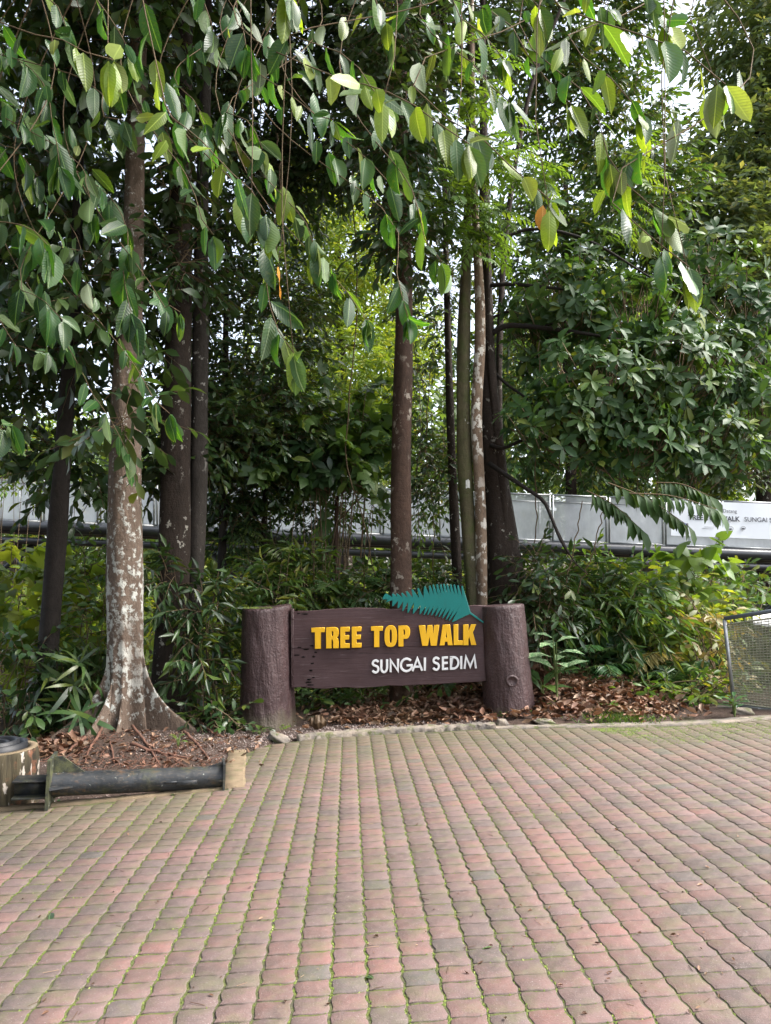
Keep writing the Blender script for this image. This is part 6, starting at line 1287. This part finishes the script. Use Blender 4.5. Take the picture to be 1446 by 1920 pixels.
# grass by the paving edge, ground cover on the far bank
mb = MB()
for k in range(900):
    p_ = G(rng.normal(1165, 32), 1352 + rng.normal() * 6); z = float(gz(p_[0], p_[1])); scatter(mb, T_simple(.09, .02, .3), np.array([[p_[0], p_[1], z]]), np.array([[rng.normal() * .6, rng.normal() * .6, .8]]), np.array([[0, -1, .6]]), rng.uniform(.035, .08), rng.uniform())
setp(mb.build('grass', M['bright']), 'patch of short fine grass at the paving edge before the litter mound', 'grass', None, 'stuff')
mb = MB(); n_ = 15000
xs = rng.uniform(-9, 11, n_); ys = rng.uniform(9.6, 17, n_); keep = (np.exp(-((xs - 1.5) / 1.6) ** 2) * (ys < 10.3) < 0.3); xs, ys = xs[keep], ys[keep]; n_ = len(xs)
P = np.column_stack([xs, ys, gz(xs, ys) + rng.uniform(0, .35, n_)]); scatter(mb, OVW, P, np.column_stack([rng.normal(size=n_), rng.normal(size=n_) - .3, rng.uniform(-.3, .5, n_)]), np.array([0, -.4, 1.0]) + rng.normal(size=(n_, 3)) * .4, rng.uniform(.08, .2, n_), rng.uniform(size=n_))
setp(mb.build('ground_cover', M['mid']), 'low leafy ground cover on the bank below the walkway', 'ground cover', None, 'stuff')

# ================================================================== FALLEN LEAVES
def T_curl(s): 
    r = np.random.default_rng(s); c_ = r.uniform(.05, .28); return np.array([[0, 0, .02], [-.2, .35, c_], [-.17, .7, c_ * 1.2], [.2, .35, c_ * r.uniform(.2, 1)], [.17, .7, c_], [0, .5, -.03], [r.normal() * .08, 1, r.uniform(0, .3)]]), [np.array([[0, 5, 1], [0, 3, 5], [5, 2, 1], [5, 3, 4], [5, 6, 2], [5, 4, 6]])]
CURL = [T_curl(s) for s in range(6)]
def litter(mb, xs, ys, L0, L1, lift=0.05):
    n_ = len(xs); P = np.column_stack([xs, ys, gz(xs, ys) + rng.uniform(0.0, lift, n_)]); g_ = rng.integers(0, 6, n_)
    for k in range(6):
        s = g_ == k; m_ = int(s.sum()); a_ = rng.uniform(0, 6.28, m_); D = np.column_stack([np.cos(a_), np.sin(a_), rng.normal(size=m_) * .35]); Nn = np.array([0, 0, 1.0]) + rng.normal(size=(m_, 3)) * .45
        scatter(mb, CURL[k], P[s], D, Nn * np.sign(rng.uniform(-.3, 1, (m_, 1))), rng.uniform(L0, L1, m_), rng.beta(1.6, 2.0, m_))
mb = MB()
n_ = 8500; u = rng.normal(size=(n_, 2)); xs = 1.95 + u[:, 0] * 1.0; ys = 9.45 + u[:, 1] * .6; g_ = ys - edge_y(xs); k_ = (g_ > 0.13 + .2 * rng.uniform(size=n_)) & (xs < 3.5 - .5 * rng.uniform(size=n_)); litter(mb, xs[k_], ys[k_], .03, .15, .07)
n_ = 2600; xs = rng.uniform(-.65, 1.3, n_); ys = 8.75 + np.abs(rng.normal(size=n_)) * .55; g_ = ys - edge_y(xs); k_ = (g_ > .32 - .12 * xs) & (rng.uniform(size=n_) < .35 + .5 * (xs + .6)); litter(mb, xs[k_], ys[k_], .06, .13, .06)
setp(mb.build('leaf_litter', M['dry']), 'heap of brown curled fallen leaves around the right sign post', 'fallen leaves', None, 'stuff')
mb = MB(); n_ = 700
q = np.array([G(rng.uniform(-60, 150), rng.uniform(1385, 1428))[:2] for _ in range(n_)]); litter(mb, q[:, 0], q[:, 1], .06, .15, .06)
q = np.array([G(rng.uniform(100, 500), rng.uniform(1385, 1450))[:2] for _ in range(620)]); litter(mb, q[:, 0], q[:, 1], .02, .09, .02)
setp(mb.build('leaf_litter', M['dry']), 'brown fallen leaves between the stump pot and the buttress roots', 'fallen leaves', None, 'stuff')
# twigs and sticks on the soil
mb = MB()
for k in range(300):
    p_ = G(rng.uniform(90, 420), rng.uniform(1400, 1455)) if k < 260 else G(rng.uniform(1010, 1230), rng.uniform(1338, 1356)); a_ = rng.uniform(0, 6.28); l_ = rng.uniform(.03, .16); z = float(gz(p_[0], p_[1]))
    mb.add(*tube(np.array([[p_[0], p_[1], z + .01], [p_[0] + math.cos(a_) * l_ / 2, p_[1] + math.sin(a_) * l_ / 2, z + .02 + rng.uniform(0, .03)], [p_[0] + math.cos(a_) * l_, p_[1] + math.sin(a_) * l_, z + .012]]), rng.uniform(.0015, .004), 4, False), rng.uniform())
setp(mb.build('fallen_twigs', M['root']), 'thin pale twigs scattered on the soil by the roots and litter', 'twigs', None, 'stuff')
# one large crumpled leaf under the sign
p_ = G(596, 1371); V = []; F = []; 
for i in range(9):
    for j in range(9):
        u, v2 = i / 8 * 2 - 1, j / 8 * 2 - 1; r_ = math.hypot(u, v2); V.append([p_[0] + u * .10 * (1 - .12 * abs(v2)), p_[1] + .05 - .07 * (1 - r_ * .6) + .009 * math.sin(u * 11), float(gz(p_[0], p_[1])) + .075 + v2 * .085 * (1 - .55 * abs(u)) + .01 * math.sin(u * 9 + v2 * 4)])
        if i and j: F.append(((i - 1) * 9 + j - 1, i * 9 + j - 1, i * 9 + j, (i - 1) * 9 + j))
setp(link('dry_leaf', mesh(np.array(V), F, M['dry'], np.full(len(V), .42), False)), 'large crumpled brown leaf standing under the left half of the sign', 'dry leaf')
# bits on the paving
for px, py, s_, col, lb in ((700, 1838, .035, 'bigg', 'curled grey green leaf lying on the paving near the bottom'), (1290, 1000, 0, '', ''), (925, 1778, .03, 'bigg', 'small dark and white scrap of leaf on the paving at right of centre'), (95, 1715, .04, 'bigg', 'small grey leaf scrap on the paving at the left'), (470, 1602, .03, 'big', 'tiny leaf scrap on the paving left of centre')):
    if not s_: continue
    p_ = G(px, py); a_ = rng.uniform(0, 6.28); o = bpy.data.objects.new('fallen_leaf', BL_[col][2]); COL.objects.link(o); o.location = (p_[0], p_[1], p_[2] + .006); o.scale = (s_ * 2,) * 3; o.rotation_euler = (rng.uniform(-.3, .3), rng.uniform(-.5, .5), a_); setp(o, lb, 'leaf')
mb = MB()
for k in range(170):
    p_ = G(rng.uniform(20, 1430), 1390 + 530 * rng.uniform() ** .8); a_ = rng.uniform(0, 6.28); P = np.array([[p_[0], p_[1], p_[2] + .004]]); D = np.array([[math.cos(a_), math.sin(a_), rng.uniform(0, .3)]])
    if k % 3: scatter(mb, CURL[k % 6], P, D, np.array([[rng.normal() * .3, rng.normal() * .3, 1.0]]), rng.uniform(.008, .03), rng.uniform())
    else: mb.add(*tube(np.array([P[0], P[0] + D[0] * rng.uniform(.02, .07) * np.array([1, 1, .1])]), .0012, 3, False), rng.uniform(0, .4))
setp(mb.build('debris', M['dry']), 'tiny scraps of dry leaf and twig scattered over the paving', 'debris', None, 'stuff')
